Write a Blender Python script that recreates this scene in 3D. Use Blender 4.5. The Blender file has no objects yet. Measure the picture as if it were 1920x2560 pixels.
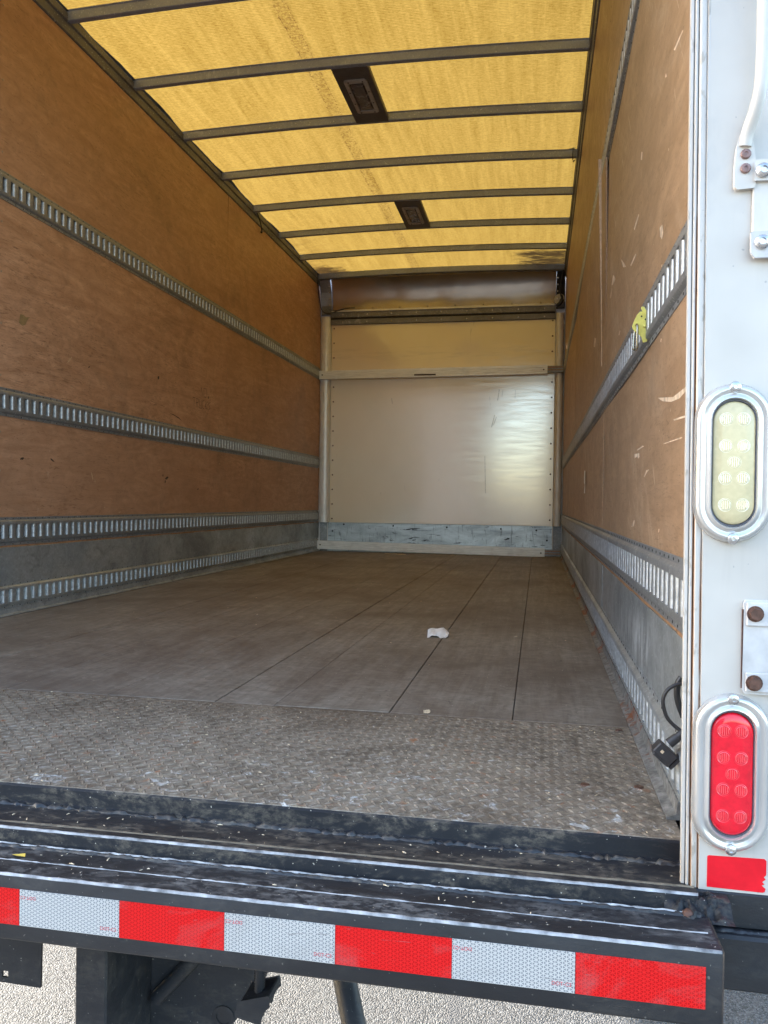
import bpy, bmesh, math, random
from mathutils import Vector, Matrix
random.seed(7)
R = math.radians
scene = bpy.context.scene
col = scene.collection

# ------------------------------------------------------------------ camera
FPX = 2028.25
cam_d = bpy.data.cameras.new('camera')
cam_d.sensor_fit = 'VERTICAL'; cam_d.sensor_height = 36.0
cam_d.lens = FPX / 2560 * 36
cam_d.clip_start = 0.02; cam_d.clip_end = 500
cam = bpy.data.objects.new('camera', cam_d); col.objects.link(cam)
RX = Vector((0.98234388, 0.18660517, 0.01337978))
UP = Vector((-0.01527065, 0.00869923, 0.99984555))
FW = Vector((-0.18645996, 0.98239647, -0.01139522))
m = Matrix((RX, UP, -FW)).transposed().to_4x4()
m.translation = Vector((-0.22230713, -1.31979853, 0.48823673))
cam.matrix_world = m
scene.camera = cam

# ------------------------------------------------------------------ light
SUN_EL, SUN_X, SUN_Y = 19.0, -0.975, 0.22
world = bpy.data.worlds.new("World"); scene.world = world; world.use_nodes = True
wn = world.node_tree.nodes; wl = world.node_tree.links
sky = wn.new('ShaderNodeTexSky'); sky.sky_type = 'NISHITA'; sky.sun_disc = False
sky.sun_elevation = R(SUN_EL); sky.sun_rotation = math.atan2(SUN_X, SUN_Y)
sky.air_density = 1.0; sky.dust_density = 2.0; sky.ozone_density = 1.0
bg = wn['Background']; bg.inputs['Strength'].default_value = 0.15
wl.new(sky.outputs[0], bg.inputs[0])
sun_d = bpy.data.lights.new('sun', 'SUN'); sun_d.energy = 5.0; sun_d.angle = R(0.6)
sun_d.color = (1.0, 0.96, 0.90)
sun = bpy.data.objects.new('sun', sun_d); col.objects.link(sun)
ce = math.cos(R(SUN_EL))
sun.rotation_euler = Vector((SUN_X * ce, SUN_Y * ce, math.sin(R(SUN_EL)))).to_track_quat('Z', 'Y').to_euler()
sun.location = (-20, 4, 12)
vs = scene.view_settings
scene.display_settings.display_device = 'sRGB'
vs.view_transform = 'Standard'; vs.look = 'None'; vs.gamma = 1.0; vs.use_curve_mapping = False
vs.exposure = 3.0

# ------------------------------------------------------------------ material helpers
def node(nt, typ, **kw):
    n = nt.nodes.new(typ)
    for k, val in kw.items(): setattr(n, k, val)
    return n

class G:
    """tiny node-graph helper working on world position"""
    def __init__(s, name):
        s.m = bpy.data.materials.new(name); s.m.use_nodes = True
        s.nt = s.m.node_tree; s.nt.nodes.clear()
        s.out = node(s.nt, 'ShaderNodeOutputMaterial')
        s.pos = node(s.nt, 'ShaderNodeNewGeometry').outputs['Position']
    def L(s, a, b): s.nt.links.new(a, b)
    def put(s, sock, v):
        if v is None: return
        if isinstance(v, bpy.types.NodeSocket): s.L(v, sock)
        elif isinstance(v, (tuple, list)) and len(v) == 3 and sock.type == 'RGBA': sock.default_value = (*v, 1)
        else: sock.default_value = v
    def math(s, op, a, b=0.0, c=None, clamp=False):
        n = node(s.nt, 'ShaderNodeMath', operation=op); n.use_clamp = clamp
        s.put(n.inputs[0], a); s.put(n.inputs[1], b)
        if c is not None: s.put(n.inputs[2], c)
        return n.outputs[0]
    def scale(s, v3, src=None):
        n = node(s.nt, 'ShaderNodeMapping'); s.L(src or s.pos, n.inputs[0])
        n.inputs['Scale'].default_value = v3
        return n.outputs[0]
    def noise(s, sc=5, det=4, v3=(1, 1, 1), rough=.55, dist=0.0, off=0.0, src=None, rot=0.0):
        n = node(s.nt, 'ShaderNodeTexNoise')
        mp = node(s.nt, 'ShaderNodeMapping'); s.L(src or s.pos, mp.inputs[0])
        if rot:
            rm_ = node(s.nt, 'ShaderNodeMapping'); s.L(src or s.pos, rm_.inputs[0]); rm_.inputs['Rotation'].default_value = (rot, 0, 0); s.L(rm_.outputs[0], mp.inputs[0])
        mp.inputs['Scale'].default_value = v3; mp.inputs['Location'].default_value = (off, off * .7, off * 1.3)
        s.L(mp.outputs[0], n.inputs['Vector'])
        n.inputs['Scale'].default_value = sc; n.inputs['Detail'].default_value = det
        n.inputs['Roughness'].default_value = rough; n.inputs['Distortion'].default_value = dist
        return n.outputs[0]
    def voro(s, sc, v3=(1, 1, 1), feat='F1', out=0):
        n = node(s.nt, 'ShaderNodeTexVoronoi', feature=feat)
        s.L(s.scale(v3), n.inputs['Vector']); n.inputs['Scale'].default_value = sc
        return n.outputs[out]
    def ramp(s, f, lo, hi):
        n = node(s.nt, 'ShaderNodeMapRange'); n.clamp = True
        s.put(n.inputs[0], f); n.inputs[1].default_value = lo; n.inputs[2].default_value = hi
        return n.outputs[0]
    def mix(s, f, a, b):
        n = node(s.nt, 'ShaderNodeMix', data_type='RGBA')
        s.put(n.inputs[0], f); s.put(n.inputs[6], a); s.put(n.inputs[7], b)
        return n.outputs[2]
    def xyz(s):
        n = node(s.nt, 'ShaderNodeSeparateXYZ'); s.L(s.pos, n.inputs[0]); return n.outputs
    def band(s, v, c, w):
        """1 inside |v-c|<w with soft edge"""
        return s.ramp(s.math('ABSOLUTE', s.math('SUBTRACT', v, c)), w, w * .55)
    def bump(s, h, st=.3, dist=.002):
        n = node(s.nt, 'ShaderNodeBump'); s.put(n.inputs['Height'], h)
        n.inputs['Strength'].default_value = st; n.inputs['Distance'].default_value = dist
        return n.outputs[0]
    def pbr(s, col, rough=.5, metal=0.0, bump=None, coat=0.0, spec=None):
        b = node(s.nt, 'ShaderNodeBsdfPrincipled')
        s.put(b.inputs['Base Color'], col); s.put(b.inputs['Roughness'], rough); s.put(b.inputs['Metallic'], metal)
        if bump is not None: s.L(bump, b.inputs['Normal'])
        if coat: b.inputs['Coat Weight'].default_value = coat; b.inputs['Coat Roughness'].default_value = .06
        if spec is not None: b.inputs['Specular IOR Level'].default_value = spec
        s.L(b.outputs[0], s.out.inputs[0]); return s.m

def plain(name, c, rough=.5, metal=0.0, var=.25, sc=40, bump=.15, coat=0, spec=None):
    g = G(name)
    n = g.noise(sc, 5)
    c2 = tuple(x * (1 - var) for x in c); c3 = tuple(min(1, x * (1 + var)) for x in c)
    colr = g.mix(g.ramp(n, .3, .7), c2, c3)
    r = g.math('ADD', g.math('MULTIPLY', n, .25), rough - .12)
    return g.pbr(colr, r, metal, g.bump(n, bump, .001), coat, spec)

def mat_ply(name, seed, warm, scuffed=0.0):
    g = G(name)
    warp = g.noise(1.1, 5, (1, .7, 1.8), .6, .8, off=seed)
    grain = g.noise(3.2, 9, (1, .6, 4), .68, 2.2, off=seed + 3)
    fine = g.noise(15, 6, (1, .5, 4.5), .66, 2.6, off=seed + 9)
    fleck = g.noise(30, 4, (1, .5, 2.6), .6, 3.2, off=seed + 1)
    mott = g.noise(9, 7, (1, .9, 1.5), .72, 1.4, off=seed + 17)
    a = g.mix(g.ramp(grain, .36, .66), warm[0], warm[1])
    a = g.mix(g.math('MULTIPLY', g.ramp(warp, .40, .66), .6), a, warm[2])
    a = g.mix(g.math('MULTIPLY', g.ramp(mott, .44, .66), .5), a, tuple(x * .68 for x in warm[0]))
    figure = g.ramp(g.noise(1.6, 3, (1, .8, 1.4), .5, .5, off=seed + 40), .44, .62)
    a = g.mix(g.math('MULTIPLY', g.math('MULTIPLY', g.ramp(fine, .54, .66), figure), .75), a, tuple(x * .42 for x in warm[0]))
    a = g.mix(g.math('MULTIPLY', g.ramp(fleck, .60, .67), .65), a, tuple(x * .36 for x in warm[0]))
    oi = node(g.nt, 'ShaderNodeObjectInfo')
    a = g.mix(g.math('MULTIPLY', oi.outputs['Random'], .35), a, tuple(x * .72 for x in warm[0]))
    pale = g.ramp(g.noise(7, 6, (1, .7, 1.1), .7, 3.0, off=seed + 21), .69, .72)
    pale2 = g.ramp(g.noise(60, 2, (1, 1, 1), .5, 0, off=seed + 31), .765, .78)
    pm = g.math('MULTIPLY', g.math('MAXIMUM', g.math('MULTIPLY', pale, .35), pale2), .8)
    if scuffed:
        sc1 = g.ramp(g.noise(7, 4, (1, .55, 9), .6, .9, off=seed + 51, rot=R(-48)), .66, .72)
        sc2 = g.ramp(g.noise(16, 4, (1, .5, 8), .6, .7, off=seed + 57, rot=R(-62)), .66, .71)
        rub = g.math('MULTIPLY', g.ramp(g.noise(5, 6, (1, .6, 2), .72, .8, off=seed + 61, rot=R(-35)), .5, .72), .4)
        zone = g.ramp(g.noise(2.4, 4, off=seed + 66), .36, .56)
        pm = g.math('MAXIMUM', pm, g.math('MULTIPLY', g.math('MULTIPLY', g.math('MAXIMUM', g.math('MAXIMUM', sc1, sc2), rub), zone), scuffed))
    a = g.mix(pm, a, (.70, .55, .40))
    dirt = g.ramp(g.noise(2.2, 6, (1, 1, 1), .7, .6, off=seed + 12), .55, .75)
    a = g.mix(g.math('MULTIPLY', dirt, .45), a, (.12, .08, .055))
    return g.pbr(a, .5, 0, g.bump(g.math('ADD', fine, grain), .25, .0015), spec=.3)

def mat_galv(name, c=(.30, .32, .33), rough=.42, dirt=.5, metal=.85, seed=0.0, flake=.35, smear=False):
    g = G(name)
    sp = g.voro(110, (1, 1, 1), out=1)
    bw = node(g.nt, 'ShaderNodeRGBToBW'); g.L(sp, bw.inputs[0])
    big = g.noise(3.0, 8, (1, .6, 1), .68, .6, off=seed)
    med = g.noise(16, 6, (1, .7, 1), .7, .8, off=seed + 2)
    spk = g.ramp(g.noise(130, 2, off=seed), .64, .72)
    a = g.mix(g.math('MULTIPLY', bw.outputs[0], flake), c, tuple(min(1, x * 1.7) for x in c))
    a = g.mix(g.math('MULTIPLY', g.ramp(big, .38, .66), dirt), a, tuple(x * .28 for x in c))
    a = g.mix(g.math('MULTIPLY', g.ramp(med, .50, .70), dirt * .7), a, tuple(x * .34 for x in c))
    wash = g.ramp(g.noise(9, 6, (1, .5, .5), .7, 1.2, off=seed + 5), .61, .74)
    w = g.math('MULTIPLY', g.math('MAXIMUM', g.math('MULTIPLY', wash, .45), g.math('MULTIPLY', spk, .8)), .9)
    if smear:
        x, y, z = g.xyz()
        reg = g.math('MULTIPLY', g.math('MULTIPLY', g.ramp(y, .12, .3), g.ramp(y, 1.15, .5)), g.math('MULTIPLY', g.ramp(z, .10, .16), g.ramp(z, .27, .2)))
        reg = g.math('MULTIPLY', reg, g.ramp(x, -.1, -.05))
        dr = g.ramp(g.noise(15, 7, (1, 1.3, .45), .75, .8, off=3.3), .47, .60)
        sh = g.ramp(g.noise(5, 3, (1, 1, 1), .5, .4, off=2.1), .34, .46)
        w = g.math('MAXIMUM', w, g.math('MULTIPLY', g.math('MULTIPLY', reg, dr), sh))
    a = g.mix(w, a, (.66, .70, .72))
    mt = g.math('SUBTRACT', metal, g.math('MULTIPLY', g.ramp(big, .4, .8), .5), clamp=True)
    r = g.math('ADD', rough, g.math('MULTIPLY', big, .25))
    return g.pbr(a, r, mt, g.bump(big, .15, .002))

def mat_floor():
    g = G('weathered_floor_wood')
    grain = g.noise(4, 9, (9, .6, 1), .7, .5)
    cross = g.noise(15, 8, (1.3, 2.0, 1), .72, 1.4, off=4)
    blot = g.noise(1.7, 7, (1, .8, 1), .68, .9, off=8)
    fine = g.noise(80, 5, (.8, 1.7, 1), .7, .6, off=14)
    a = g.mix(g.ramp(grain, .34, .68), (.165, .145, .120), (.30, .268, .225))
    a = g.mix(g.math('MULTIPLY', g.ramp(cross, .46, .70), .55), a, (.44, .40, .345))
    a = g.mix(g.math('MULTIPLY', g.ramp(cross, .48, .30), .5), a, (.12, .105, .09))
    a = g.mix(g.math('MULTIPLY', g.ramp(fine, .5, .7), .3), a, (.13, .115, .10))
    a = g.mix(g.math('MULTIPLY', g.ramp(blot, .46, .68), .75), a, (.135, .112, .092))
    x, y, z = g.xyz()
    dirt = g.ramp(g.noise(2.5, 6, (1, .6, 1), .7, .5, off=20), .42, .75)
    a = g.mix(g.math('MULTIPLY', dirt, .8), a, (.10, .07, .055))
    oil = g.ramp(g.noise(4, 6, (1.6, .7, 1), .7, 1.5, off=31), .64, .72)
    a = g.mix(g.math('MULTIPLY', oil, .45), a, (.075, .065, .055))
    spk = g.ramp(g.noise(120, 1, off=2), .765, .785)
    a = g.mix(g.math('MULTIPLY', spk, .8), a, (.62, .60, .55))
    scr = g.ramp(g.noise(9, 3, (3, .5, 1), .5, 5.0, off=17), .715, .725)
    a = g.mix(g.math('MULTIPLY', scr, .5), a, (.42, .38, .32))
    scd = g.ramp(g.noise(7, 3, (2, .5, 1), .5, 5.0, off=27), .71, .725)
    a = g.mix(g.math('MULTIPLY', scd, .5), a, (.06, .05, .045))
    return g.pbr(a, g.math('ADD', .48, g.math('MULTIPLY', cross, .2)), 0, g.bump(g.math('ADD', grain, cross), .35, .002), spec=.3)

def mat_tread():
    g = G('dirty_tread_steel')
    n1 = g.noise(5, 9, (1, 1, 1), .72, .7); n2 = g.noise(60, 6, (1, 1, 1), .7, off=3)
    a = g.mix(g.ramp(n1, .36, .66), (.125, .102, .078), (.27, .23, .178))
    a = g.mix(g.math('MULTIPLY', g.ramp(n2, .46, .66), .65), a, (.40, .35, .285))
    a = g.mix(g.math('MULTIPLY', g.ramp(n2, .48, .34), .55), a, (.065, .055, .047))
    rust = g.math('MULTIPLY', g.ramp(g.noise(48, 5, (1, 1, 1), .65, .5, off=11), .60, .66), g.ramp(n1, .46, .58))
    a = g.mix(g.math('MULTIPLY', rust, .8), a, (.32, .13, .055))
    x, y, z = g.xyz()
    near = g.ramp(y, .42, .0)
    wht = g.math('MULTIPLY', g.ramp(g.noise(22, 7, (1, 1.3, 1), .75, 1.0, off=5), .575, .65), near)
    wht2 = g.ramp(g.noise(140, 1, off=6), .74, .765)
    a = g.mix(g.math('MAXIMUM', g.math('MULTIPLY', wht, .75), wht2), a, (.62, .63, .62))
    tan = g.math('MULTIPLY', g.ramp(g.noise(30, 6, (1, 1.2, 1), .7, 1.0, off=9), .60, .68), .6)
    a = g.mix(tan, a, (.50, .42, .29))
    dk = g.ramp(g.noise(2.2, 6, off=15), .48, .68)
    a = g.mix(g.math('MULTIPLY', dk, .5), a, (.10, .073, .052))
    return g.pbr(a, .6, .1, g.bump(n2, .6, .0015), spec=.35)

def mat_black(name, dust=.5, seed=0.0, rough=.32, spec=.5, mott=0):
    g = G(name)
    n1 = g.noise(20, 8, (.4, 1, 1), .75, .8, off=seed); n2 = g.noise(95, 5, (.6, 1, 1), .7, off=seed + 2)
    big = g.noise(3.5, 6, (.7, 1, 1), .65, off=seed + 7)
    a = g.mix(g.ramp(big, .35, .7), (.012, .013, .016), (.024, .026, .030))
    d = g.math('MULTIPLY', g.math('MULTIPLY', g.ramp(n1, .44, .62) if mott else g.ramp(n1, .46, .66), g.ramp(n2, .42, .56)), g.math('MULTIPLY', g.ramp(big, .30, .55), dust))
    a = g.mix(d, a, (.16, .158, .155) if mott else (.15, .128, .10))
    sp = g.ramp(g.noise(200, 1, off=seed + 4), .75, .775)
    a = g.mix(g.math('MULTIPLY', sp, min(1, dust * 1.4)), a, (.42, .39, .33))
    r = g.math('ADD', rough, g.math('MULTIPLY', g.ramp(n1, .35, .7), .35))
    return g.pbr(a, r, 0, g.bump(g.math('ADD', n1, g.math('MULTIPLY', n2, .8)), .35, .0018), spec=spec)

def mat_roof():
    g = G('translucent_roof_fibreglass')
    x, y, z = g.xyz()
    st = g.noise(4, 7, (5, .35, 1), .7, .4)
    mot = g.noise(48, 6, (1, 2.4, 1), .75, .6, off=2)
    wv = node(g.nt, 'ShaderNodeTexWave', wave_type='BANDS', bands_direction='Y')
    g.L(g.scale((.25, 1, 1)), wv.inputs[0]); wv.inputs['Scale'].default_value = 26; wv.inputs['Distortion'].default_value = 2.2
    wv.inputs['Detail'].default_value = 3; wv.inputs['Detail Scale'].default_value = 3
    f = g.math('ADD', g.math('MULTIPLY', mot, .65), g.math('MULTIPLY', st, .42))
    f = g.math('ADD', f, g.math('MULTIPLY', wv.outputs[1], .1))
    c = g.mix(g.ramp(f, .36, .72), (.085, .046, .0062), (.208, .133, .031))
    # brown double seam running fore-aft
    sx = g.math('ADD', x, g.math('MULTIPLY', g.math('SUBTRACT', g.noise(8, 3, (.2, 1, 1)), .5), .02))
    seam = g.math('MAXIMUM', g.band(sx, -1.435, .006), g.band(sx, -1.375, .004))
    wide = g.math('MULTIPLY', g.band(x, -1.405, .05), .62)
    grit = g.ramp(g.noise(70, 4, (1.2, 1, 1), .7, off=9), .42, .66)
    sm = g.math('MULTIPLY', g.math('MAXIMUM', seam, wide), grit)
    sm = g.math('MULTIPLY', sm, g.math('ADD', .25, g.math('MULTIPLY', g.ramp(y, 1.6, 2.3), .75)))
    c = g.mix(g.math('MULTIPLY', sm, 1.0), c, (.05, .022, .006))
    # water dirt gathered in the front corners
    dn = g.noise(5, 7, (1, 2.2, 1), .7, 1.4, off=4)
    d1 = g.math('MULTIPLY', g.ramp(y, 5.9, 6.35), g.ramp(x, -1.75, -2.25))
    d2 = g.math('MULTIPLY', g.math('MULTIPLY', g.ramp(y, 5.75, 6.0), g.ramp(x, -.75, -.3)), .75)
    dd = g.ramp(g.math('ADD', g.math('MAXIMUM', d1, d2), g.math('SUBTRACT', dn, .62)), .35, .62)
    c = g.mix(g.math('MULTIPLY', dd, .93), c, (.014, .008, .004))
    d3 = g.math('MULTIPLY', g.ramp(y, 4.9, 5.6), g.ramp(x, -1.9, -2.35))
    c = g.mix(g.math('MULTIPLY', g.math('MULTIPLY', d3, g.ramp(dn, .4, .6)), .45), c, (.06, .03, .008))
    tr = node(g.nt, 'ShaderNodeBsdfTranslucent'); g.L(c, tr.inputs[0])
    df = node(g.nt, 'ShaderNodeBsdfDiffuse'); g.L(c, df.inputs[0])
    mx = node(g.nt, 'ShaderNodeMixShader'); mx.inputs[0].default_value = .62
    g.L(df.outputs[0], mx.inputs[1]); g.L(tr.outputs[0], mx.inputs[2]); g.L(mx.outputs[0], g.out.inputs[0])
    return g.m

def mat_tape(name, c, ink):
    g = G(name)
    x, y, z = g.xyz(); s = .0046; masks = []
    for nx, nz in ((1, 0), (.5, .8660254), (-.5, .8660254)):
        d = g.math('ADD', g.math('MULTIPLY', x, nx / s), g.math('MULTIPLY', z, nz / s))
        fr = g.math('FRACT', g.math('ADD', d, 100.0))
        masks.append(g.ramp(g.math('ABSOLUTE', g.math('SUBTRACT', fr, .5)), .33, .42))
    mk = g.math('MAXIMUM', g.math('MAXIMUM', masks[0], masks[1]), masks[2])
    a = g.mix(mk, ink, c)
    gr_ = g.ramp(g.noise(14, 6, (.6, 1, 1), .7, .6, off=5), .52, .74)
    a = g.mix(g.math('MULTIPLY', gr_, .3), a, (.20, .19, .18))
    sc_ = g.ramp(g.noise(22, 3, (.35, 1, 2.5), .5, 3.0, off=9), .70, .715)
    a = g.mix(g.math('MULTIPLY', sc_, .45), a, (.16, .15, .15))
    return g.pbr(a, .35, 0, spec=.2)

def mat_asphalt():
    g = G('pale_asphalt')
    vd = g.voro(230, (1, 1, 1)); vc = g.voro(230, (1, 1, 1), out=1)
    bw = node(g.nt, 'ShaderNodeRGBToBW'); g.L(vc, bw.inputs[0])
    n = g.noise(1.2, 5); f = g.noise(260, 3)
    a = g.mix(g.ramp(bw.outputs[0], .15, .85), (.02, .0205, .021), (.15, .15, .15))
    a = g.mix(g.math('MULTIPLY', g.ramp(vd, .45, .75), .7), a, (.045, .044, .043))
    a = g.mix(g.math('MULTIPLY', g.ramp(n, .4, .7), .25), a, (.12, .12, .118))
    x, y, z = g.xyz()
    sx = g.math('ADD', x, g.math('MULTIPLY', g.math('SUBTRACT', g.noise(6, 4), .5), .05))
    cr = g.math('MULTIPLY', g.band(sx, -.435, .03), .8)
    a = g.mix(cr, a, (.07, .07, .072))
    h = g.math('SUBTRACT', g.math('MULTIPLY', f, .3), vd)
    return g.pbr(a, .8, 0, g.bump(h, .9, .006), spec=.25)

def mat_post():
    g = G('white_post_paint')
    x, y, z = g.xyz()
    n = g.noise(30, 6, (1, 1, .35), .7); n2 = g.noise(4, 4, off=3)
    a = g.mix(g.ramp(n2, .35, .7), (.56, .525, .475), (.44, .41, .37))
    edge = g.ramp(x, -.0035, -.0045)                     # stepped edge strips: chalky, older paint
    a = g.mix(g.math('MULTIPLY', edge, g.ramp(n, .35, .62)), a, (.50, .49, .47))
    a = g.mix(g.math('MULTIPLY', edge, g.ramp(g.noise(90, 4, (1, 1, .4)), .58, .66)), a, (.36, .33, .29))
    xs = g.math('ADD', x, g.math('MULTIPLY', g.math('SUBTRACT', z, .5), .006))
    line = g.math('MAXIMUM', g.band(xs, -.0138, .0020), g.math('MULTIPLY', g.band(xs, -.0045, .0016), g.ramp(z, .46, .40)))
    low = g.ramp(g.math('ADD', z, g.math('MULTIPLY', g.noise(5, 4, (.1, .1, 1), off=6), .5)), 1.25, 1.0)
    rust = g.math('MULTIPLY', g.math('MULTIPLY', line, low), g.ramp(g.noise(25, 4, (1, 1, .4), off=8), .34, .46))
    a = g.mix(rust, a, (.26, .13, .07))
    foot = g.math('MULTIPLY', g.ramp(z, .06, -.03), g.ramp(n, .4, .6))
    a = g.mix(g.math('MULTIPLY', g.math('MULTIPLY', foot, edge), .8), a, (.30, .22, .14))
    smudge = g.ramp(g.noise(9, 5, (1, 1, .6), .6, off=13), .6, .78)
    a = g.mix(g.math('MULTIPLY', smudge, .45), a, (.34, .33, .32))
    drip = g.math('MULTIPLY', g.ramp(g.noise(26, 6, (1, 1, .06), .7, .4, off=23), .56, .72), g.ramp(g.noise(3, 3, off=29), .42, .6))
    a = g.mix(g.math('MULTIPLY', drip, .3), a, (.30, .27, .23))
    dot = g.ramp(g.noise(140, 1, off=4), .79, .80)
    a = g.mix(g.math('MULTIPLY', dot, .6), a, (.25, .25, .25))
    return g.pbr(a, .33, 0, g.bump(g.math('MULTIPLY', n, g.math('ADD', .15, edge)), .25, .0015), spec=.45)

def mat_panel():
    g = G('cream_front_panel')
    x, y, z = g.xyz()
    n = g.noise(2.5, 5, (1, 1, .6)); sc = g.noise(14, 4, (1.2, 1, .25), .6, 1.0, off=3); hz = g.noise(9, 5, (.35, 1, 3.5), .6, .5, off=7)
    a = g.mix(g.ramp(n, .3, .7), (.80, .69, .51), (.86, .75, .57))
    smear = g.math('MULTIPLY', g.band(z, 1.95, .09), g.ramp(hz, .5, .68))
    a = g.mix(g.math('MULTIPLY', smear, .35), a, (.48, .41, .32))
    a = g.mix(g.math('MULTIPLY', g.ramp(sc, .70, .74), .3), a, (.22, .17, .12))
    a = g.mix(g.math('MULTIPLY', g.ramp(hz, .74, .77), .4), a, (.2, .16, .12))
    r = g.math('ADD', .10, g.math('MULTIPLY', g.ramp(hz, .35, .75), .10))
    wv = g.noise(90, 2, (.12, 1, 1))
    mt = g.pbr(a, r, 0, g.bump(g.math('ADD', wv, g.math('MULTIPLY', n, 2)), .018, .002), spec=.6)
    for q in g.nt.nodes:
        if q.type == 'BSDF_PRINCIPLED': q.inputs['IOR'].default_value = 2.7
    return mt

def mat_kick():
    g = G('scuffed_kick_plate')
    n = g.noise(6, 7, (.6, 1, 1.5), .7, .8); s1 = g.noise(7, 5, (.8, 1, 6), .65, 1.0, off=3)
    s2 = g.noise(12, 4, (4, 1, .5), .6, 1.2, off=9)
    a = g.mix(g.ramp(n, .35, .7), (.55, .60, .63), (.26, .29, .31))
    a = g.mix(g.math('MULTIPLY', g.ramp(s1, .62, .65), .95), a, (.012, .012, .012))
    a = g.mix(g.math('MULTIPLY', g.ramp(s2, .58, .66), .5), a, (.06, .06, .06))
    return g.pbr(a, g.math('ADD', .22, g.math('MULTIPLY', n, .3)), .8, g.bump(n, .3, .003))

def mat_alu(name, axis, c=(.62, .62, .61), rough=.3, grooves=True):
    g = G(name)
    v3 = {'X': (.05, 1, 1), 'Z': (1, 1, .05)}[axis]
    n = g.noise(220, 3, v3); b = g.noise(7, 5, off=4)
    a = g.mix(g.ramp(n, .35, .7), c, tuple(x * .72 for x in c))
    a = g.mix(g.math('MULTIPLY', g.ramp(b, .55, .75), .35), a, tuple(x * .45 for x in c))
    return g.pbr(a, rough, .2, g.bump(n, .25, .001))

def mat_nose():
    g = G('glossy_nose_metal')
    n = g.noise(3, 3, (1, 1, 1.5)); d = g.noise(1.8, 2, off=5)
    a = g.mix(g.ramp(n, .35, .75), (.40, .34, .28), (.52, .47, .40))
    return g.pbr(a, .2, .85, g.bump(d, .55, .03))

def mat_rust_flange():
    g = G('rusting_floor_flange')
    n = g.noise(2.6, 3, (1, 1, 1), .5); d = g.noise(45, 6, (1, 1, 1), .75, .6, off=2); f = g.noise(70, 4)
    a = g.mix(g.ramp(f, .35, .7), (.12, .123, .12), (.30, .30, .29))
    m_ = g.ramp(g.math('ADD', g.math('MULTIPLY', n, .75), g.math('MULTIPLY', d, .45)), .635, .68)
    a = g.mix(m_, a, (.22, .075, .035))
    a = g.mix(g.math('MULTIPLY', g.ramp(d, .5, .7), .5), a, (.10, .075, .06))
    return g.pbr(a, .65, .2, g.bump(d, .6, .002))

MT = {}
MT['ply_left'] = mat_ply('luan_ply_left', 1.0, ((.43, .232, .132), (.61, .365, .228), (.40, .218, .124)))
MT['ply_right'] = mat_ply('luan_ply_right', 40.0, ((.37, .23, .135), (.52, .335, .205), (.42, .265, .155)), .85)
MT['galv'] = mat_galv('galvanised_scuff_band', (.40, .435, .45), .34, .75, .7, 0, .5, True)
MT['rail'] = mat_galv('galvanised_rail', (.26, .272, .28), .38, .4, .6, 3.0, .3)
MT['lit_slot_lip'] = plain('door_lit_slot_lip', (.47, .49, .50), .38, .35, .3, 80, .2)  # rail metal made lighter: door light on the slot lips painted in
MT['lit_lip_galv'] = plain('door_lit_galv_lip', (.44, .47, .49), .38, .4, .35, 80, .2)  # lighter copy of the floor rail metal, door light painted on its lips
MT['dark'] = plain('cavity_shade_dark_parts', (.018, .018, .02), .8)  # near-black; paints the shade in holes and grooves, plain dark tone elsewhere
MT['bow'] = mat_galv('roof_bow_steel', (.27, .295, .345), .36, .25, .25, 8.0, .25)
MT['toprail'] = mat_galv('top_rail_steel', (.16, .16, .17), .45, .4, .4, 12.0, .15)
MT['roof'] = mat_roof()
MT['floor'] = mat_floor()
MT['tread'] = mat_tread()
MT['black'] = mat_black('black_bumper_paint', .16, 0, .38)
MT['black_dusty'] = mat_black('dusty_black_sill', 1.0, 5.0, .36, .22)
MT['black_mottled'] = mat_black('mottled_black_top', .9, 15.0, .44, .22, 1)
MT['bead'] = mat_black('bead_paint', .9, 21.0, .30)
MT['black_under'] = mat_black('black_chassis_paint', .25, 9.0, .36, .35)
MT['worn_edge'] = plain('worn_paint_edge', (.30, .30, .305), .4, .2, .6, 45, .6)
MT['brown_dust'] = plain('brown_dust_line', (.17, .145, .105), .8, 0, .4, 90, .5)
MT['tape_red'] = mat_tape('red_tape', (.68, .014, .014), (.44, .004, .006))
MT['tape_white'] = mat_tape('white_tape', (.52, .505, .48), (.19, .20, .215))
MT['ink'] = plain('red_print', (.55, .06, .08), .4)
MT['post'] = mat_post()
MT['white'] = plain('white_metal_paint', (.56, .525, .475), .35, 0, .07, 18, .2)
MT['white_grubby'] = plain('grubby_white_paint', (.50, .49, .48), .4, 0, .18, 25, .3)
MT['rust'] = plain('rusty_bolt', (.11, .055, .038), .6, .3, .4, 120, .8)
MT['rivet_mauve'] = plain('oxidised_rivet', (.24, .15, .135), .5, .3, .3, 150, .5)
MT['steel'] = plain('bright_steel', (.62, .62, .63), .25, .95, .12, 60, .2)
MT['chrome'] = plain('polished_bezel', (.60, .59, .57), .2, .6, .05, 12, .02)
MT['lens_red'] = plain('red_lens', (.74, .004, .022), .14, 0, .14, 90, .1, .4)
MT['led_red'] = plain('red_lens_dome', (.80, .07, .085), .14, 0, .15, 200, .2, .4)
MT['lens_clear'] = plain('clear_lens', (.56, .47, .27), .22, 0, .07, 130, .1, .4)
MT['led_clear'] = plain('clear_lens_dome', (.78, .72, .52), .15, 0, .12, 300, .3, .5)
MT['gasket'] = plain('grey_gasket', (.17, .17, .20), .5)
MT['sticker'] = plain('red_reflector', (.72, .010, .022), .35, 0, .08, 60, .05, 0, .25)
MT['panel'] = mat_panel()
MT['kick'] = mat_kick()
MT['alu_x'] = mat_alu('bar_aluminium', 'X', (.90, .90, .89))
MT['alu_z'] = mat_alu('post_aluminium', 'Z', (.82, .82, .82), .36)
MT['header'] = mat_galv('header_rail_steel', (.22, .22, .225), .42, .45, .7, 20., .2)
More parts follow.
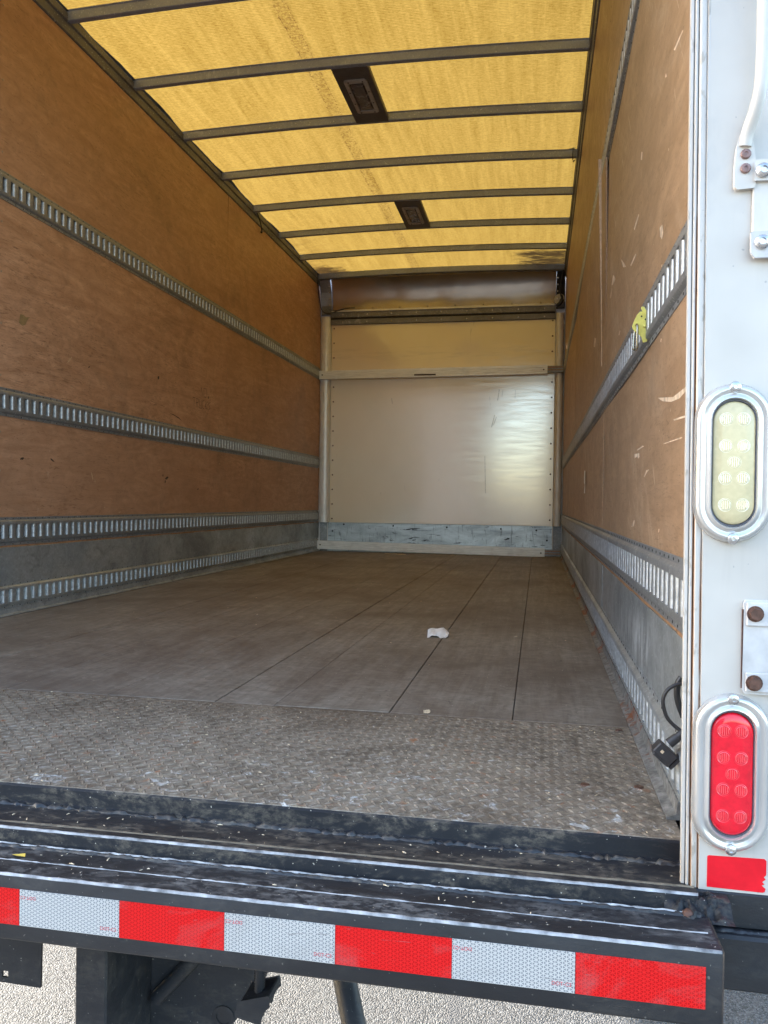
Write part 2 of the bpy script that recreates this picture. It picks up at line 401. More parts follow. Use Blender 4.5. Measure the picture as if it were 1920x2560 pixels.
MT['nose'] = mat_nose()
MT['flange'] = mat_rust_flange()
MT['pale_edge'] = plain('bare_ply_edge', (.50, .34, .21), .7, 0, .25, 90, .4)
MT['pale_gouge'] = plain('pale_gouge', (.70, .54, .39), .75, 0, .35, 40, .4)
MT['screw_head'] = plain('dull_screw_head', (.33, .27, .20), .45, .4, .3, 150, .3)
MT['panel_scuff'] = plain('panel_scuff', (.50, .42, .32), .2, 0, .2, 60, .02)
for q_ in MT['panel_scuff'].node_tree.nodes:
    if q_.type == 'BSDF_PRINCIPLED': q_.inputs['IOR'].default_value = 2.2
MT['orange_edge'] = plain('raw_ply_edge', (.33, .175, .085), .7, 0, .35, 60, .5)
MT['zinc'] = plain('yellow_zinc', (.82, .72, .17), .35, .2, .15, 70, .2)
MT['ring'] = plain('brass_steel_ring', (.40, .38, .30), .25, .9, .2, 90, .2)
MT['rubber'] = plain('black_rubber', (.018, .019, .022), .42, 0, .3, 60, .2, 0, .5)
MT['plastic'] = plain('black_plastic', (.028, .029, .033), .5, 0, .2, 90, .2)
MT['paper'] = plain('white_paper', (.93, .92, .90), .7, 0, .06, 70, .2)
MT['asphalt'] = mat_asphalt()
MT['lamp_plate'] = plain('dark_lamp_plate', (.11, .098, .09), .5, .3, .25, 30, .2)
MT['lamp_frame'] = plain('lamp_frame_metal', (.42, .39, .35), .42, .3, .15, 60, .2)
MT['lamp_glass'] = plain('lamp_smoked_cover', (.10, .075, .068), .25, 0, .35, 25, .3)
MT['outer'] = plain('white_outer_skin', (.7, .71, .72), .35, 0, .06, 6, .05)
MT['foil'] = mat_galv('corner_gusset', (.34, .35, .37), .3, .3, .85, 33., .15)
MT['yellow_bit'] = plain('yellow_leaf', (.6, .45, .08), .6)
MT['blocker'] = plain('unseen_blocker_dark', (.10, .10, .105), .7, 0, .2, .5, .1)  # dark surface of the added block that is never in view
MT['chip'] = plain('pale_wood_chip', (.62, .50, .34), .7, 0, .2, 90, .3)
MT['tyre_grey'] = plain('grey_rubber', (.13, .13, .125), .7)
MT['stain_dark'] = plain('dark_scuff', (.05, .03, .02), .7)
MT['stain_green'] = plain('green_stain', (.27, .185, .085), .6)

# ------------------------------------------------------------------ mesh helpers
class MB:
    def __init__(s): s.v = []; s.f = []
    def add(s, vs, fs):
        o = len(s.v); s.v += [tuple(p) for p in vs]; s.f += [tuple(i + o for i in f) for f in fs]; return s
    def box(s, x0, x1, y0, y1, z0, z1):
        return s.add([(x0, y0, z0), (x1, y0, z0), (x1, y1, z0), (x0, y1, z0), (x0, y0, z1), (x1, y0, z1), (x1, y1, z1), (x0, y1, z1)],
                     [(0, 3, 2, 1), (4, 5, 6, 7), (0, 1, 5, 4), (1, 2, 6, 5), (2, 3, 7, 6), (3, 0, 4, 7)])
    def extrude(s, prof, axis, a, b, closed=True, caps=True):
        """prof: 2D points in the two other axes (x,y,z order)"""
        n = len(prof)
        def P(p, t): return {'X': (t, p[0], p[1]), 'Y': (p[0], t, p[1]), 'Z': (p[0], p[1], t)}[axis]
        vs = [P(p, a) for p in prof] + [P(p, b) for p in prof]
        fs = [(i, (i + 1) % n, (i + 1) % n + n, i + n) for i in range(n if closed else n - 1)]
        if closed and caps: fs += [tuple(range(n)), tuple(range(2 * n - 1, n - 1, -1))]
        return s.add(vs, fs)
    def cyl(s, c, d, r, h, n=12, r2=None):
        c = Vector(c); d = Vector(d).normalized(); u = d.orthogonal().normalized(); w = d.cross(u)
        r2 = r if r2 is None else r2; vs = []
        for k, rr in ((0, r), (h, r2)):
            for i in range(n):
                a = 2 * math.pi * i / n; vs.append(c + d * k + (u * math.cos(a) + w * math.sin(a)) * rr)
        fs = [(i, (i + 1) % n, (i + 1) % n + n, i + n) for i in range(n)] + [tuple(range(n - 1, -1, -1)), tuple(range(n, 2 * n))]
        return s.add(vs, fs)
    def lathe(s, c, d, prof, n=16):
        """prof: (radius, height) list along direction d, ends capped"""
        c = Vector(c); d = Vector(d).normalized(); u = d.orthogonal().normalized(); w = d.cross(u); vs = []
        for r, h in prof:
            for i in range(n):
                a = 2 * math.pi * i / n; vs.append(c + d * h + (u * math.cos(a) + w * math.sin(a)) * max(r, 1e-5))
        fs = [(k * n + i, k * n + (i + 1) % n, (k + 1) * n + (i + 1) % n, (k + 1) * n + i) for k in range(len(prof) - 1) for i in range(n)]
        fs += [tuple(range(n - 1, -1, -1)), tuple(range((len(prof) - 1) * n, len(prof) * n))]
        return s.add(vs, fs)
    def tube(s, pts, r, n=8, smooth=0):
        pts = [Vector(p) for p in pts]
        for _ in range(smooth):
            q = [pts[0]]
            for a, b in zip(pts, pts[1:]): q += [a * .75 + b * .25, a * .25 + b * .75]
            pts = q + [pts[-1]]
        rs = r if isinstance(r, list) else [r] * len(pts)
        if len(rs) != len(pts): rs = [rs[min(len(rs) - 1, int(i * len(rs) / len(pts)))] for i in range(len(pts))]
        vs = []; ref = None
        for i, p in enumerate(pts):
            t = (pts[min(i + 1, len(pts) - 1)] - pts[max(i - 1, 0)]).normalized()
            if ref is None: ref = t.orthogonal().normalized()
            ref = (ref - t * ref.dot(t)).normalized(); w = t.cross(ref)
            for k in range(n):
                a = 2 * math.pi * k / n; vs.append(p + (ref * math.cos(a) + w * math.sin(a)) * rs[i])
        m_ = len(pts)
        fs = [(k * n + i, k * n + (i + 1) % n, (k + 1) * n + (i + 1) % n, (k + 1) * n + i) for k in range(m_ - 1) for i in range(n)]
        fs += [tuple(range(n - 1, -1, -1)), tuple(range((m_ - 1) * n, m_ * n))]
        return s.add(vs, fs)
    def loops(s, loops, cap_first=False, cap_last=False):
        n = len(loops[0]); vs = [p for l in loops for p in l]
        fs = [(k * n + i, k * n + (i + 1) % n, (k + 1) * n + (i + 1) % n, (k + 1) * n + i) for k in range(len(loops) - 1) for i in range(n)]
        if cap_first: fs.append(tuple(range(n - 1, -1, -1)))
        if cap_last: fs.append(tuple(range((len(loops) - 1) * n, len(loops) * n)))
        return s.add(vs, fs)
    def build(s, name, mat, parent=None, bevel=0, smooth=None, origin=None, kind=None, seg=1, weld=False):
        vs = s.v
        if origin is None:
            xs, ys, zs = zip(*vs)
            origin = ((min(xs) + max(xs)) / 2, (min(ys) + max(ys)) / 2, min(zs))
        me = bpy.data.meshes.new(name)
        me.from_pydata([(x - origin[0], y - origin[1], z - origin[2]) for x, y, z in vs], [], s.f)
        bm = bmesh.new(); bm.from_mesh(me)
        if weld: bmesh.ops.remove_doubles(bm, verts=bm.verts, dist=2e-5)
        if bevel:
            bmesh.ops.remove_doubles(bm, verts=bm.verts, dist=1e-6)
            ed = [e for e in bm.edges if len(e.link_faces) == 2 and e.calc_face_angle(0) > .5]
            bmesh.ops.bevel(bm, geom=ed, offset=bevel, segments=seg, affect='EDGES', profile=.6, clamp_overlap=True)
        bmesh.ops.recalc_face_normals(bm, faces=bm.faces)
        bm.to_mesh(me); bm.free()
        if smooth is not None:
            for p in me.polygons: p.use_smooth = True
            try: me.set_sharp_from_angle(angle=R(smooth))
            except Exception: pass
        me.materials.append(mat if not isinstance(mat, str) else MT[mat])
        ob = bpy.data.objects.new(name, me)
        return link(ob, parent, origin, kind)

WO = {}
def link(ob, parent, origin, kind=None):
    col.objects.link(ob)
    WO[ob.name] = Vector(origin)
    if parent is not None:
        ob.parent = parent; ob.location = Vector(origin) - WO[parent.name]
    else: ob.location = origin
    if kind: ob['kind'] = kind
    return ob
def dup(ob, origin, parent=None, scale=None):
    c = ob.copy()
    for k in list(c.keys()):
        if k in ('label',): del c[k]
    link(c, parent if parent is not None else ob.parent, origin)
    return c
def dup_tree(ob, delta, parent=None):
    c = dup(ob, WO[ob.name] + Vector(delta), parent)
    for ch in list(ob.children): dup_tree(ch, delta, c)
    return c
def thing(name, label, cat, loc, group=None):
    o = bpy.data.objects.new(name, None); o.empty_display_size = .1
    link(o, None, loc); tag(o, label, cat, group); return o
def tag(o, label=None, cat=None, group=None):
    if label: o['label'] = label
    if cat: o['category'] = cat
    if group: o['group'] = group
    return o

# ------------------------------------------------------------------ dimensions
W, LN = 2.384, 6.543
XL, XR = -W, 0.0
GZ = -0.97
ZTOP = 2.625
BOWS = [2.08 + .613 * k for k in range(-3, 8)]

# ------------------------------------------------------------------ ground
g = MB(); N = 24
for i in range(N + 1):
    for j in range(N + 1):
        def e(t): u = t / N * 2 - 1; return math.copysign(abs(u) ** 3, u) * 220
        g.v.append((e(i), e(j), GZ))
g.f = [(i * (N + 1) + j, (i + 1) * (N + 1) + j, (i + 1) * (N + 1) + j + 1, i * (N + 1) + j + 1) for i in range(N) for j in range(N)]
g.build('ground', 'asphalt', kind='structure', origin=(0, 0, GZ))

# ------------------------------------------------------------------ truck
truck = thing('box_truck', 'empty box truck body seen through its open rear, with plywood walls and yellow translucent roof', 'truck', (-1.19, 0, GZ))

# floor: slab, planks, tread plate
fl = MB().box(XL - .02, .02, -.07, LN, -.09, -.028).build('floor', 'dark', truck)
SE = [0.0, -.272, -.556, -.836, -.987, -1.27, -1.555, -1.83, -2.10, XL]
for a, b in zip(SE, SE[1:]):
    gap = .0010
    dz = random.uniform(-.0012, .0008)
    MB().box(b + gap, a - gap, .5385, LN, -.0275, dz).build('plank', 'floor', fl, bevel=.0011)
tp = MB().box(XL, -.004, -.073, .536, -.0275, -.0005).build('tread_plate', 'tread', truck, bevel=.001)
lug = MB(); p = .0175
ni, nj = int(W / p), int(.60 / p)
for i in range(ni):
    for j in range(nj):
        cx = XL + .016 + i * p; cy = -.064 + j * p
        if cx > -.018: continue
        a = R(32) if (i + j) % 2 else R(-58)
        ca, sa = math.cos(a), math.sin(a); hl, hw, hz = .0095, .0027, .0011
        def T(u, w_, z): return (cx + u * ca - w_ * sa, cy + u * sa + w_ * ca, z)
        lug.add([T(-hl, 0, -.0004), T(-hl * .35, -hw, -.0004), T(hl * .35, -hw, -.0004), T(hl, 0, -.0004), T(hl * .35, hw, -.0004), T(-hl * .35, hw, -.0004), T(-hl * .45, 0, hz), T(hl * .45, 0, hz)],
                [(0, 1, 6), (1, 2, 7, 6), (2, 3, 7), (3, 4, 7), (4, 5, 6, 7), (5, 0, 6)])
lug.build('tread_pattern', 'tread', tp, kind='stuff')
sc0 = MB().lathe((-.134, .135, -.0005), (0, 0, 1), [(.0, 0), (.0085, 0), (.0078, .0018), (.004, .0022), (.004, .0014), (.0, .0014)], 14).build('screw', 'rust', tp, origin=(-.134, .135, 0))
for q in [(-.043, .144), (-.042, .505)]:
    dup(sc0, (q[0], q[1], 0))

# side walls: outer skin as backing, plywood panels, scuff band, cargo rails
def wall_x(side, d):          # d = distance in from the wall plane
    return XL + d if side < 0 else XR + .008 - d
def side_wall(side):
    xa = wall_x(side, -.036); xb = wall_x(side, -.06)
    w = MB().box(min(xa, xb), max(xa, xb), -.145, LN + .06, -.085, 2.700).build('side_wall', 'outer', truck)
    ply = 'ply_left' if side < 0 else 'ply_right'
    ys = [-.11, 1.62, 4.062, LN - .01]
    rows = [(1.812, ZTOP + .01), (.934, 1.706), (.402, .828)]
    for r_, (z0, z1) in enumerate(rows):
        for k in range(3):
            y0, y1 = ys[k] + .0012, ys[k + 1] - .0012
            nu, nv = 14, 8
            bm_ = MB(); th = .0055
            def dep(u, v_):
                d = .0045
                if side > 0 and r_ == 1 and k == 1:      # sprung sheet on the right
                    d += .012 * (1 - u) * v_ + .006 * math.sin(u * math.pi) * v_
                if side > 0 and r_ == 1 and k == 0: d += .0015
                if side > 0 and r_ == 1 and k == 2: d += .004 * math.sin(u * math.pi) * v_
                d += .0016 * math.sin(u * 7 + r_ * 2 + k) * math.sin(v_ * 5 + k)
                return d
            for lay in (0, 1):
                for i in range(nu + 1):
                    for j in range(nv + 1):
                        u, v_ = i / nu, j / nv
                        d = dep(u, v_) - (th if lay else 0)
                        bm_.v.append((wall_x(side, d), y0 + (y1 - y0) * u, z0 + (z1 - z0) * v_))
            M_ = (nu + 1) * (nv + 1); idx = lambda i, j, l: l * M_ + i * (nv + 1) + j
            for l in (0, 1):
                for i in range(nu):
                    for j in range(nv): bm_.f.append((idx(i, j, l), idx(i + 1, j, l), idx(i + 1, j + 1, l), idx(i, j + 1, l)))
            for i in range(nu):
                for j in (0, nv): bm_.f.append((idx(i, j, 0), idx(i + 1, j, 0), idx(i + 1, j, 1), idx(i, j, 1)))
            for j in range(nv):
                for i in (0, nu): bm_.f.append((idx(i, j, 0), idx(i, j + 1, 0), idx(i, j + 1, 1), idx(i, j, 1)))
            bm_.build('plywood_panel', ply, w, smooth=30)
    # raw plywood edge showing under the third rail
    pe = MB()
    xa, xb = wall_x(side, .001), wall_x(side, .0062)
    n = 40
    for i in range(n):
        ya = -.1 + (LN + .09) * i / n; yb = -.1 + (LN + .09) * (i + 1) / n - .004
        z = .283 + random.uniform(-.002, .002)
        pe.box(min(xa, xb), max(xa, xb), ya, yb, z, z + random.uniform(.007, .013))
    pe.build('ply_edge', 'orange_edge', w)
    # galvanised scuff band, two sheets with a lap
    for y0, y1, d in ((-.11, 1.60, .006), (1.60, 4.08, .0075), (4.08, LN - .005, .006)):
        xa, xb = wall_x(side, 0), wall_x(side, d)
        MB().box(min(xa, xb), max(xa, xb), y0, y1, .128, .282).build('scuff_sheet', 'galv', w, bevel=.0008)
    return w
wallL = side_wall(-1); wallR = side_wall(1)

def rail(side, zc, depth=.0145, mat='rail', lipmat='lit_slot_lip', lipd=.012, hh=.0585, slot_h=.028, name='cargo_rail', closed=False):
    P = .0508; slw = .0195
    y0 = 1.667 - P * 34; n = int((LN - .02 - y0) / P)
    body = MB()
    X = lambda d: wall_x(side, d)
    def quad(m_, d0, t0, d1, t1, ya, yb):
        m_.add([(X(d0), ya, zc + t0), (X(d0), yb, zc + t0), (X(d1), yb, zc + t1), (X(d1), ya, zc + t1)], [(0, 1, 2, 3)])
    ye = y0 + n * P
    f0 = .0072
    ycuts = [y0]
    for i in range(n):
        ya = y0 + i * P; sa = ya + (P - slw) / 2; ycuts += [sa, sa + slw, ya + P]
    for sgn in (1, -1):
        prof = [(.002, hh), (f0, hh), (f0, hh - .011), (depth - .001, hh - .0165), (depth, hh - .0185), (depth, slot_h)]
        for (d0, t0), (d1, t1) in zip(prof, prof[1:]):
            for ya, yb in zip(ycuts, ycuts[1:]): quad(body, d0, sgn * t0, d1, sgn * t1, ya, yb)
    lipf = []
    dl = depth - lipd; r_ = .0062
    for i in range(-1, n):
        sb = y0 + i * P + (P + slw) / 2; sn = y0 + (i + 1) * P + (P - slw) / 2
        far = [(sb, dl), (sb, depth - .0048), (sb + .0013, depth - .0018), (sb + .0036, depth - .0004), (sb + r_, depth)]
        near = [(sn - r_, depth), (sn - .0036, depth - .0004), (sn - .0013, depth - .0018), (sn, depth - .0048), (sn, dl)]
        pr = far + near
        if i < 0: pr = [(y0, depth)] + near
        if i == n - 1: pr = far + [(ye, depth)]
        for k, ((ya, da), (yb, db)) in enumerate(zip(pr, pr[1:])):
            if i >= 0 and k < 4: lipf.append(len(body.f))  # far lips facing the door get the painted-light metal
            body.add([(X(da), ya, zc - slot_h), (X(db), yb, zc - slot_h), (X(db), yb, zc + slot_h), (X(da), ya, zc + slot_h)], [(0, 1, 2, 3)])
    if closed:
        quad(body, dl, -slot_h, dl, slot_h, y0, ye)
    for q in (1, -1): quad(body, depth - .0002, q * slot_h, dl, q * slot_h, y0, ye)
    ob = body.build(name, mat, truck, weld=True, smooth=40)
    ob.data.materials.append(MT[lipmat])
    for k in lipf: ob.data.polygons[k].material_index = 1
    # punched fixing holes along both flanges
    if hh > .05:
        h = MB()
        for i in range(n):
            for q in (1, -1):
                h.cyl((X(f0 - .0005), y0 + i * P + .004, zc + q * (hh - .006)), (-side, 0, 0), .0026, .0012, 6)
        h.build('fixing_hole', 'dark', ob, kind='stuff')
    return ob
for sd in (-1, 1):
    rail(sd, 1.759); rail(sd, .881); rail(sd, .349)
    rail(sd, .082, .0165, 'galv', 'lit_lip_galv', .010, .052, .026, 'floor_rail', True)
    xa, xb = wall_x(sd, .0), wall_x(sd, .016)
    X = lambda d: wall_x(sd, d)
    MB().extrude([(X(0), .031), (X(.010), .029), (X(.012), .010), (X(.026), .0045), (X(.026), .0008), (X(0), .0008)], 'Y', .0 if sd > 0 else -.06, LN - .02).build('floor_flange', 'flange' if sd > 0 else 'galv', truck)
# split ply strip hanging off the right-hand seam
st = MB()
for i in range(12):
    t0, t1 = i / 12, (i + 1) / 12
    za, zb = 1.70 - t0 * 1.24, 1.70 - t1 * 1.24
    if (za + zb) / 2 < .96: continue
    wa, wb = [.0085 * max(0, 1 - t * 2.2) + .0022 for t in (t0, t1)]
    da, db = [.0225 * (1 - t) + .0085 for t in (t0, t1)]
    if za < .84: da = db = .0085
    st.add([(.008 - da, 1.618, za), (.008 - da - wa, 1.621, za), (.008 - db - wb, 1.621, zb), (.008 - db, 1.618, zb)], [(0, 1, 2, 3)])
st.build('split_strip', 'pale_edge', wallR, weld=True)
MB().box(-.0012, -.0002, 1.6185, 1.6225, .405, .825).build('split_strip', 'pale_edge', wallR)

for sd_, wl_ in ((-1, wallL), (1, wallR)):
    p0 = None
    for y in (1.605, 1.636, 4.046, 4.078):
        for z in (2.5, 2.2, 1.9, 1.62, 1.40, 1.18, .99, .74, .58, .44):
            q = (wall_x(sd_, .0062 if sd_ < 0 else .0075), y, z + random.uniform(-.02, .02))
            if p0 is None: p0 = MB().lathe(q, (-sd_, 0, 0), [(.0, 0), (.0048, 0), (.0042, .0008), (.0018, .0010), (.0, .0006)], 8).build('ply_screw', 'screw_head', wl_, origin=q)
            else: dup(p0, q)
def surf(side, y, z):
    ys = [-.11, 1.62, 4.062, LN - .01]; rows = [(1.812, ZTOP + .01), (.934, 1.706), (.402, .828)]
    k = 0 if y < ys[1] else 1 if y < ys[2] else 2
    r_ = 0 if z > 1.75 else 1 if z > .88 else 2
    u = (y - ys[k]) / (ys[k + 1] - ys[k]); v_ = (z - rows[r_][0]) / (rows[r_][1] - rows[r_][0])
    d = .0045
    if side > 0 and r_ == 1 and k == 1: d += .012 * (1 - u) * v_ + .006 * math.sin(u * math.pi) * v_
    if side > 0 and r_ == 1 and k == 0: d += .0015
    if side > 0 and r_ == 1 and k == 2: d += .004 * math.sin(u * math.pi) * v_
    return d + .0016 * math.sin(u * 7 + r_ * 2 + k) * math.sin(v_ * 5 + k) + .0004
# pale gouges, stains and chips on the ply (real shallow patches)
def patch(side, y, z, pts, rot=0, sc=1.0, dz=.0067):
    c, s = math.cos(rot), math.sin(rot)
    vs = []
    for u, v_ in pts:
        yy, zz = y + (u * c - v_ * s) * sc, z + (u * s + v_ * c) * sc
        vs.append((wall_x(side, surf(side, yy, zz)), yy, zz))
    n = len(vs); cx = sum(p_[1] for p_ in vs) / n; cz = sum(p_[2] for p_ in vs) / n
    vs.append((wall_x(side, surf(side, cx, cz) + .0003), cx, cz))
    return vs, [(i, (i + 1) % n, n) for i in range(n)]
def jag(L_, w, n=9):
    up = [(-L_ / 2 + L_ * i / n, w * math.sin(math.pi * i / n) * random.uniform(.4, 1)) for i in range(n + 1)]
    dn = [(L_ / 2 - L_ * i / n, -w * math.sin(math.pi * i / n) * random.uniform(.3, .9)) for i in range(1, n)]
    return up + dn
go = MB()
for y, z, l, w, r_ in [(2.132, 1.135, .055, .009, .75), (2.334, .60, .05, .008, -1.2), (2.36, .575, .03, .005, -1.35), (1.75, 1.06, .012, .004, 0), (3.05, .66, .03, .006, .3), (3.15, .60, .02, .004, -1.2), (2.45, .445, .014, .005, 0), (1.98, .70, .012, .004, 1.2),
                       (2.6, .42, .03, .006, .3), (2.3, 1.05, .012, .004, .5), (3.1, 1.02, .016, .006, -.6), (2.15, 1.01, .018, .005, .2), (3.95, .74, .03, .006, .1), (4.07, .52, .03, .003, 1.5)]:
    go.add(*patch(-1, y, z, jag(l, w), r_))
go.build('gouge', 'pale_edge', wallL, kind='stuff')
go = MB()
RM = [
   [(0.329, 0.699), (0.223, 0.679), (0.131, 0.671), (0.067, 0.672), (0.025, 0.677), (0.021, 0.67), (0.082, 0.666), (0.166, 0.671), (0.263, 0.684)] ,
   [(0.335, 1.03), (0.303, 1.026), (0.29, 1.006), (0.304, 0.997), (0.326, 1.01)] ,
   [(1.11, 1.201), (1.022, 1.163), (0.966, 1.136), (1.033, 1.153), (1.068, 1.175)] ,
   [(0.8, 1.182), (0.709, 1.188), (0.692, 1.18), (0.777, 1.172)] ,
   [(1.4, 1.203), (1.345, 1.219), (1.315, 1.208), (1.256, 1.182), (1.369, 1.192)] ,
   [(0.863, 1.11), (0.754, 1.107), (0.739, 1.1), (0.839, 1.101)] ,
   [(0.254, 0.605), (0.059, 0.601), (0.056, 0.599), (0.25, 0.603)] ,
   [(0.145, 0.638), (0.032, 0.633), (0.025, 0.629), (0.136, 0.635)] ,
   [(0.651, 0.62), (0.545, 0.622), (0.53, 0.619), (0.641, 0.617)] ,
   [(0.706, 0.613), (0.608, 0.609), (0.601, 0.6), (0.625, 0.597), (0.633, 0.605), (0.697, 0.601)] ,
   [(0.521, 0.553), (0.482, 0.565), (0.438, 0.565), (0.481, 0.558), (0.507, 0.551)] ,
   [(0.742, 0.437), (0.693, 0.454), (0.669, 0.456), (0.691, 0.44)] ,
   [(0.297, 0.439), (0.294, 0.446), (0.283, 0.445), (0.289, 0.439)] ,
   [(1.146, 0.988), (1.113, 0.995), (1.088, 0.988), (1.12, 0.982)] ,
   [(2.252, 1.166), (2.187, 1.191), (2.104, 1.171), (2.177, 1.149)] ,
   [(0.304, 0.946), (0.3, 0.949), (0.289, 0.946), (0.293, 0.941)] ,
   [(0.304, 0.803), (0.298, 0.808), (0.286, 0.805), (0.291, 0.799)] ,
   [(1.455, 1.175), (1.398, 1.192), (1.367, 1.181), (1.423, 1.164)] ,
   [(0.198, 1.299), (0.106, 1.281), (0.094, 1.274), (0.182, 1.289)] ,
   [(0.301, 1.305), (0.29, 1.306), (0.277, 1.293), (0.295, 1.299)] ,
   [(0.677, 1.304), (0.666, 1.318), (0.642, 1.307), (0.653, 1.293)] ,
]
for pl_ in RM:
    n_ = len(pl_); cy = sum(q[0] for q in pl_) / n_; cz = sum(q[1] for q in pl_) / n_
    go.add([(wall_x(1, surf(1, y, z)), y, z) for y, z in pl_] + [(wall_x(1, surf(1, cy, cz) + .0002), cy, cz)], [(k, (k + 1) % n_, n_) for k in range(n_)])
go.build('gouge', 'pale_gouge', wallR, kind='stuff')
go = MB()
for y, z, l, w, r_ in [(3.15, .617, .05, .012, .2), (3.13, .595, .02, .01, .9), (3.10, .63, .02, .008, 1.4), (3.25, .93 + .065, .16, .004, -.12), (3.3, .985, .1, .003, -.2), (2.0, .66, .04, .006, -.4), (1.78, .655, .03, .01, .2), (3.75, 1.17, .02, .012, 1.2), (3.03, 1.19, .03, .012, 1.0), (3.6, .56, .03, .006, .2), (2.3, 1.13, .02, .005, .5)]:
    go.add(*patch(-1, y, z, jag(l, w), r_))
go.build('dark_mark', 'stain_dark', wallL, kind='stuff')
MB().add(*patch(-1, 1.782, 1.245, [(-.03, -.02), (-.02, .018), (.0, .02), (.02, .014), (.045, .02), (.03, .005), (.015, -.02), (-.005, -.028)])).build('green_stain', 'stain_green', wallL)
MB().add([(wall_x(1, .0095), 2.70, .655), (wall_x(1, .0095), 2.80, .66), (wall_x(1, .0095), 2.80, .60), (wall_x(1, .0095), 2.74, .59), (wall_x(1, .0095), 2.79, .55), (wall_x(1, .0095), 2.70, .545)], [(0, 1, 2, 3), (0, 3, 4, 5)]).build('paper_label', 'paper', wallR)
# scratched words on the left ply
def scratch(strokes, y, z, h, m_):
    for a, b in strokes:
        ya, za, yb, zb = y + a[0] * h, z + a[1] * h, y + b[0] * h, z + b[1] * h
        dx, dz_ = yb - ya, zb - za; l = math.hypot(dx, dz_) or 1; nx, nz = -dz_ / l * .0016, dx / l * .0016
        X = wall_x(-1, surf(-1, y, z) + .0002)
        m_.add([(X, ya + nx, za + nz), (X, yb + nx, zb + nz), (X, yb - nx, zb - nz), (X, ya - nx, za - nz)], [(0, 1, 2, 3)])
GL = {'N': (.6, [((0, 0), (0, 1)), ((0, 1), (.6, 0)), ((.6, 0), (.6, 1))]), 'O': (.6, [((0, 0), (0, 1)), ((0, 1), (.6, 1)), ((.6, 1), (.6, 0)), ((.6, 0), (0, 0))]),
      'T': (.7, [((0, 1), (.8, 1)), ((.4, 1), (.4, 0))]), 'R': (.6, [((0, 0), (0, 1)), ((0, 1), (.6, .9)), ((.6, .9), (.55, .55)), ((.55, .55), (0, .5)), ((.1, .5), (.6, 0))]),
      'U': (.6, [((0, 1), (0, 0)), ((0, 0), (.6, 0)), ((.6, 0), (.6, 1))]), 'C': (.55, [((.55, 1), (0, .9)), ((0, .9), (0, .1)), ((0, .1), (.55, 0))]),
      'K': (.6, [((0, 0), (0, 1)), ((0, .5), (.6, 1)), ((0, .5), (.6, 0))]), 'S': (.55, [((.55, 1), (0, .8)), ((0, .8), (.55, .35)), ((.55, .35), (0, 0))])}
sm = MB()
for word, y, z, h in (('NO', 3.63, 1.165, .055), ('TRUCKS', 3.50, 1.085, .055)):
    for ch in word:
        w_, st_ = GL[ch]; scratch(st_, y, z, h, sm); y += (w_ + .3) * h
sm.build('scratched_words', 'stain_dark', wallL)

# ------------------------------------------------------------------ roof
CR = .012
def roofz(x): u = (x - (XL + W / 2)) / (W / 2); return 2.712 + CR * (1 - u * u) * 2
rs = MB(); nx, ny = 24, 60
for i in range(nx + 1):
    for j in range(ny + 1):
        x = XL + W * i / nx; y = -.1 + (6.44 + .1) * j / ny
        rs.v.append((x, y, roofz(x) + .002 * math.sin(y * 5 + x * 2)))
rs.f = [(i * (ny + 1) + j, (i + 1) * (ny + 1) + j, (i + 1) * (ny + 1) + j + 1, i * (ny + 1) + j + 1) for i in range(nx) for j in range(ny)]
rs.build('roof_sheet', 'roof', truck, smooth=60)
# wavy dark sealing edge where the sheet meets the top rails
for sd in (-1, 1):
    sl = MB(); n = 160; pa = []
    for i in range(n + 1):
        y = 0 + 6.4 * i / n
        wv = .026 if sd > 0 else .0305 + .006 * math.sin(y * 5.1) + .004 * math.sin(y * 12.7 + 1) + random.uniform(-.0012, .0012)
        pa.append((y, wv))
    for (ya, wa), (yb, wb) in zip(pa, pa[1:]):
        X0 = wall_x(sd, .0)
        sl.add([(X0, ya, 2.706), (wall_x(sd, wa), ya, 2.708), (wall_x(sd, wb), yb, 2.708), (X0, yb, 2.706)], [(0, 1, 2, 3)])
    sl.build('roof_sealant', 'rubber', truck)
    X = lambda d: wall_x(sd, d)
    prof = [(X(-.003), 2.618), (X(.007), 2.618), (X(.012), 2.624), (X(.014), 2.662), (X(.022), 2.668), (X(.024), 2.700), (X(.020), 2.702), (X(-.003), 2.702)]
    MB().extrude(prof, 'Y', -.1, 6.47).build('top_rail', 'toprail', truck, bevel=.001)
bow0 = None
for y in BOWS:
    if y > 6.3: continue
    if bow0 is None:
        b = MB(); n = 16
        sec = [(-.0245, .044), (-.0165, .040), (-.0155, .002), (-.013, 0), (.013, 0), (.0155, .002), (.0165, .040), (.0245, .044)]
        loops = []
        xa, xb = XL + .012, XR - .016
        for i in range(n + 1):
            x = xa + (xb - xa) * i / n
            zz = roofz(x) - .046
            loops.append([(x, y + s_[0], zz + s_[1]) for s_ in sec])
        b.loops(loops, True, True)
        bow0 = b.build('roof_bow', 'bow', truck, smooth=35, origin=(XL + W / 2, y, 2.66))
    else: dup(bow0, (XL + W / 2, y, 2.66))
# bow-end screws
s0 = None
for y in BOWS[2:-1]:
    q = (-.0165, y + .02, 2.684)
    if s0 is None: s0 = MB().cyl(q, (-1, 0, 0), .006, .003, 8).build('bow_screw', 'dark', truck, origin=q)
    else: dup(s0, q)
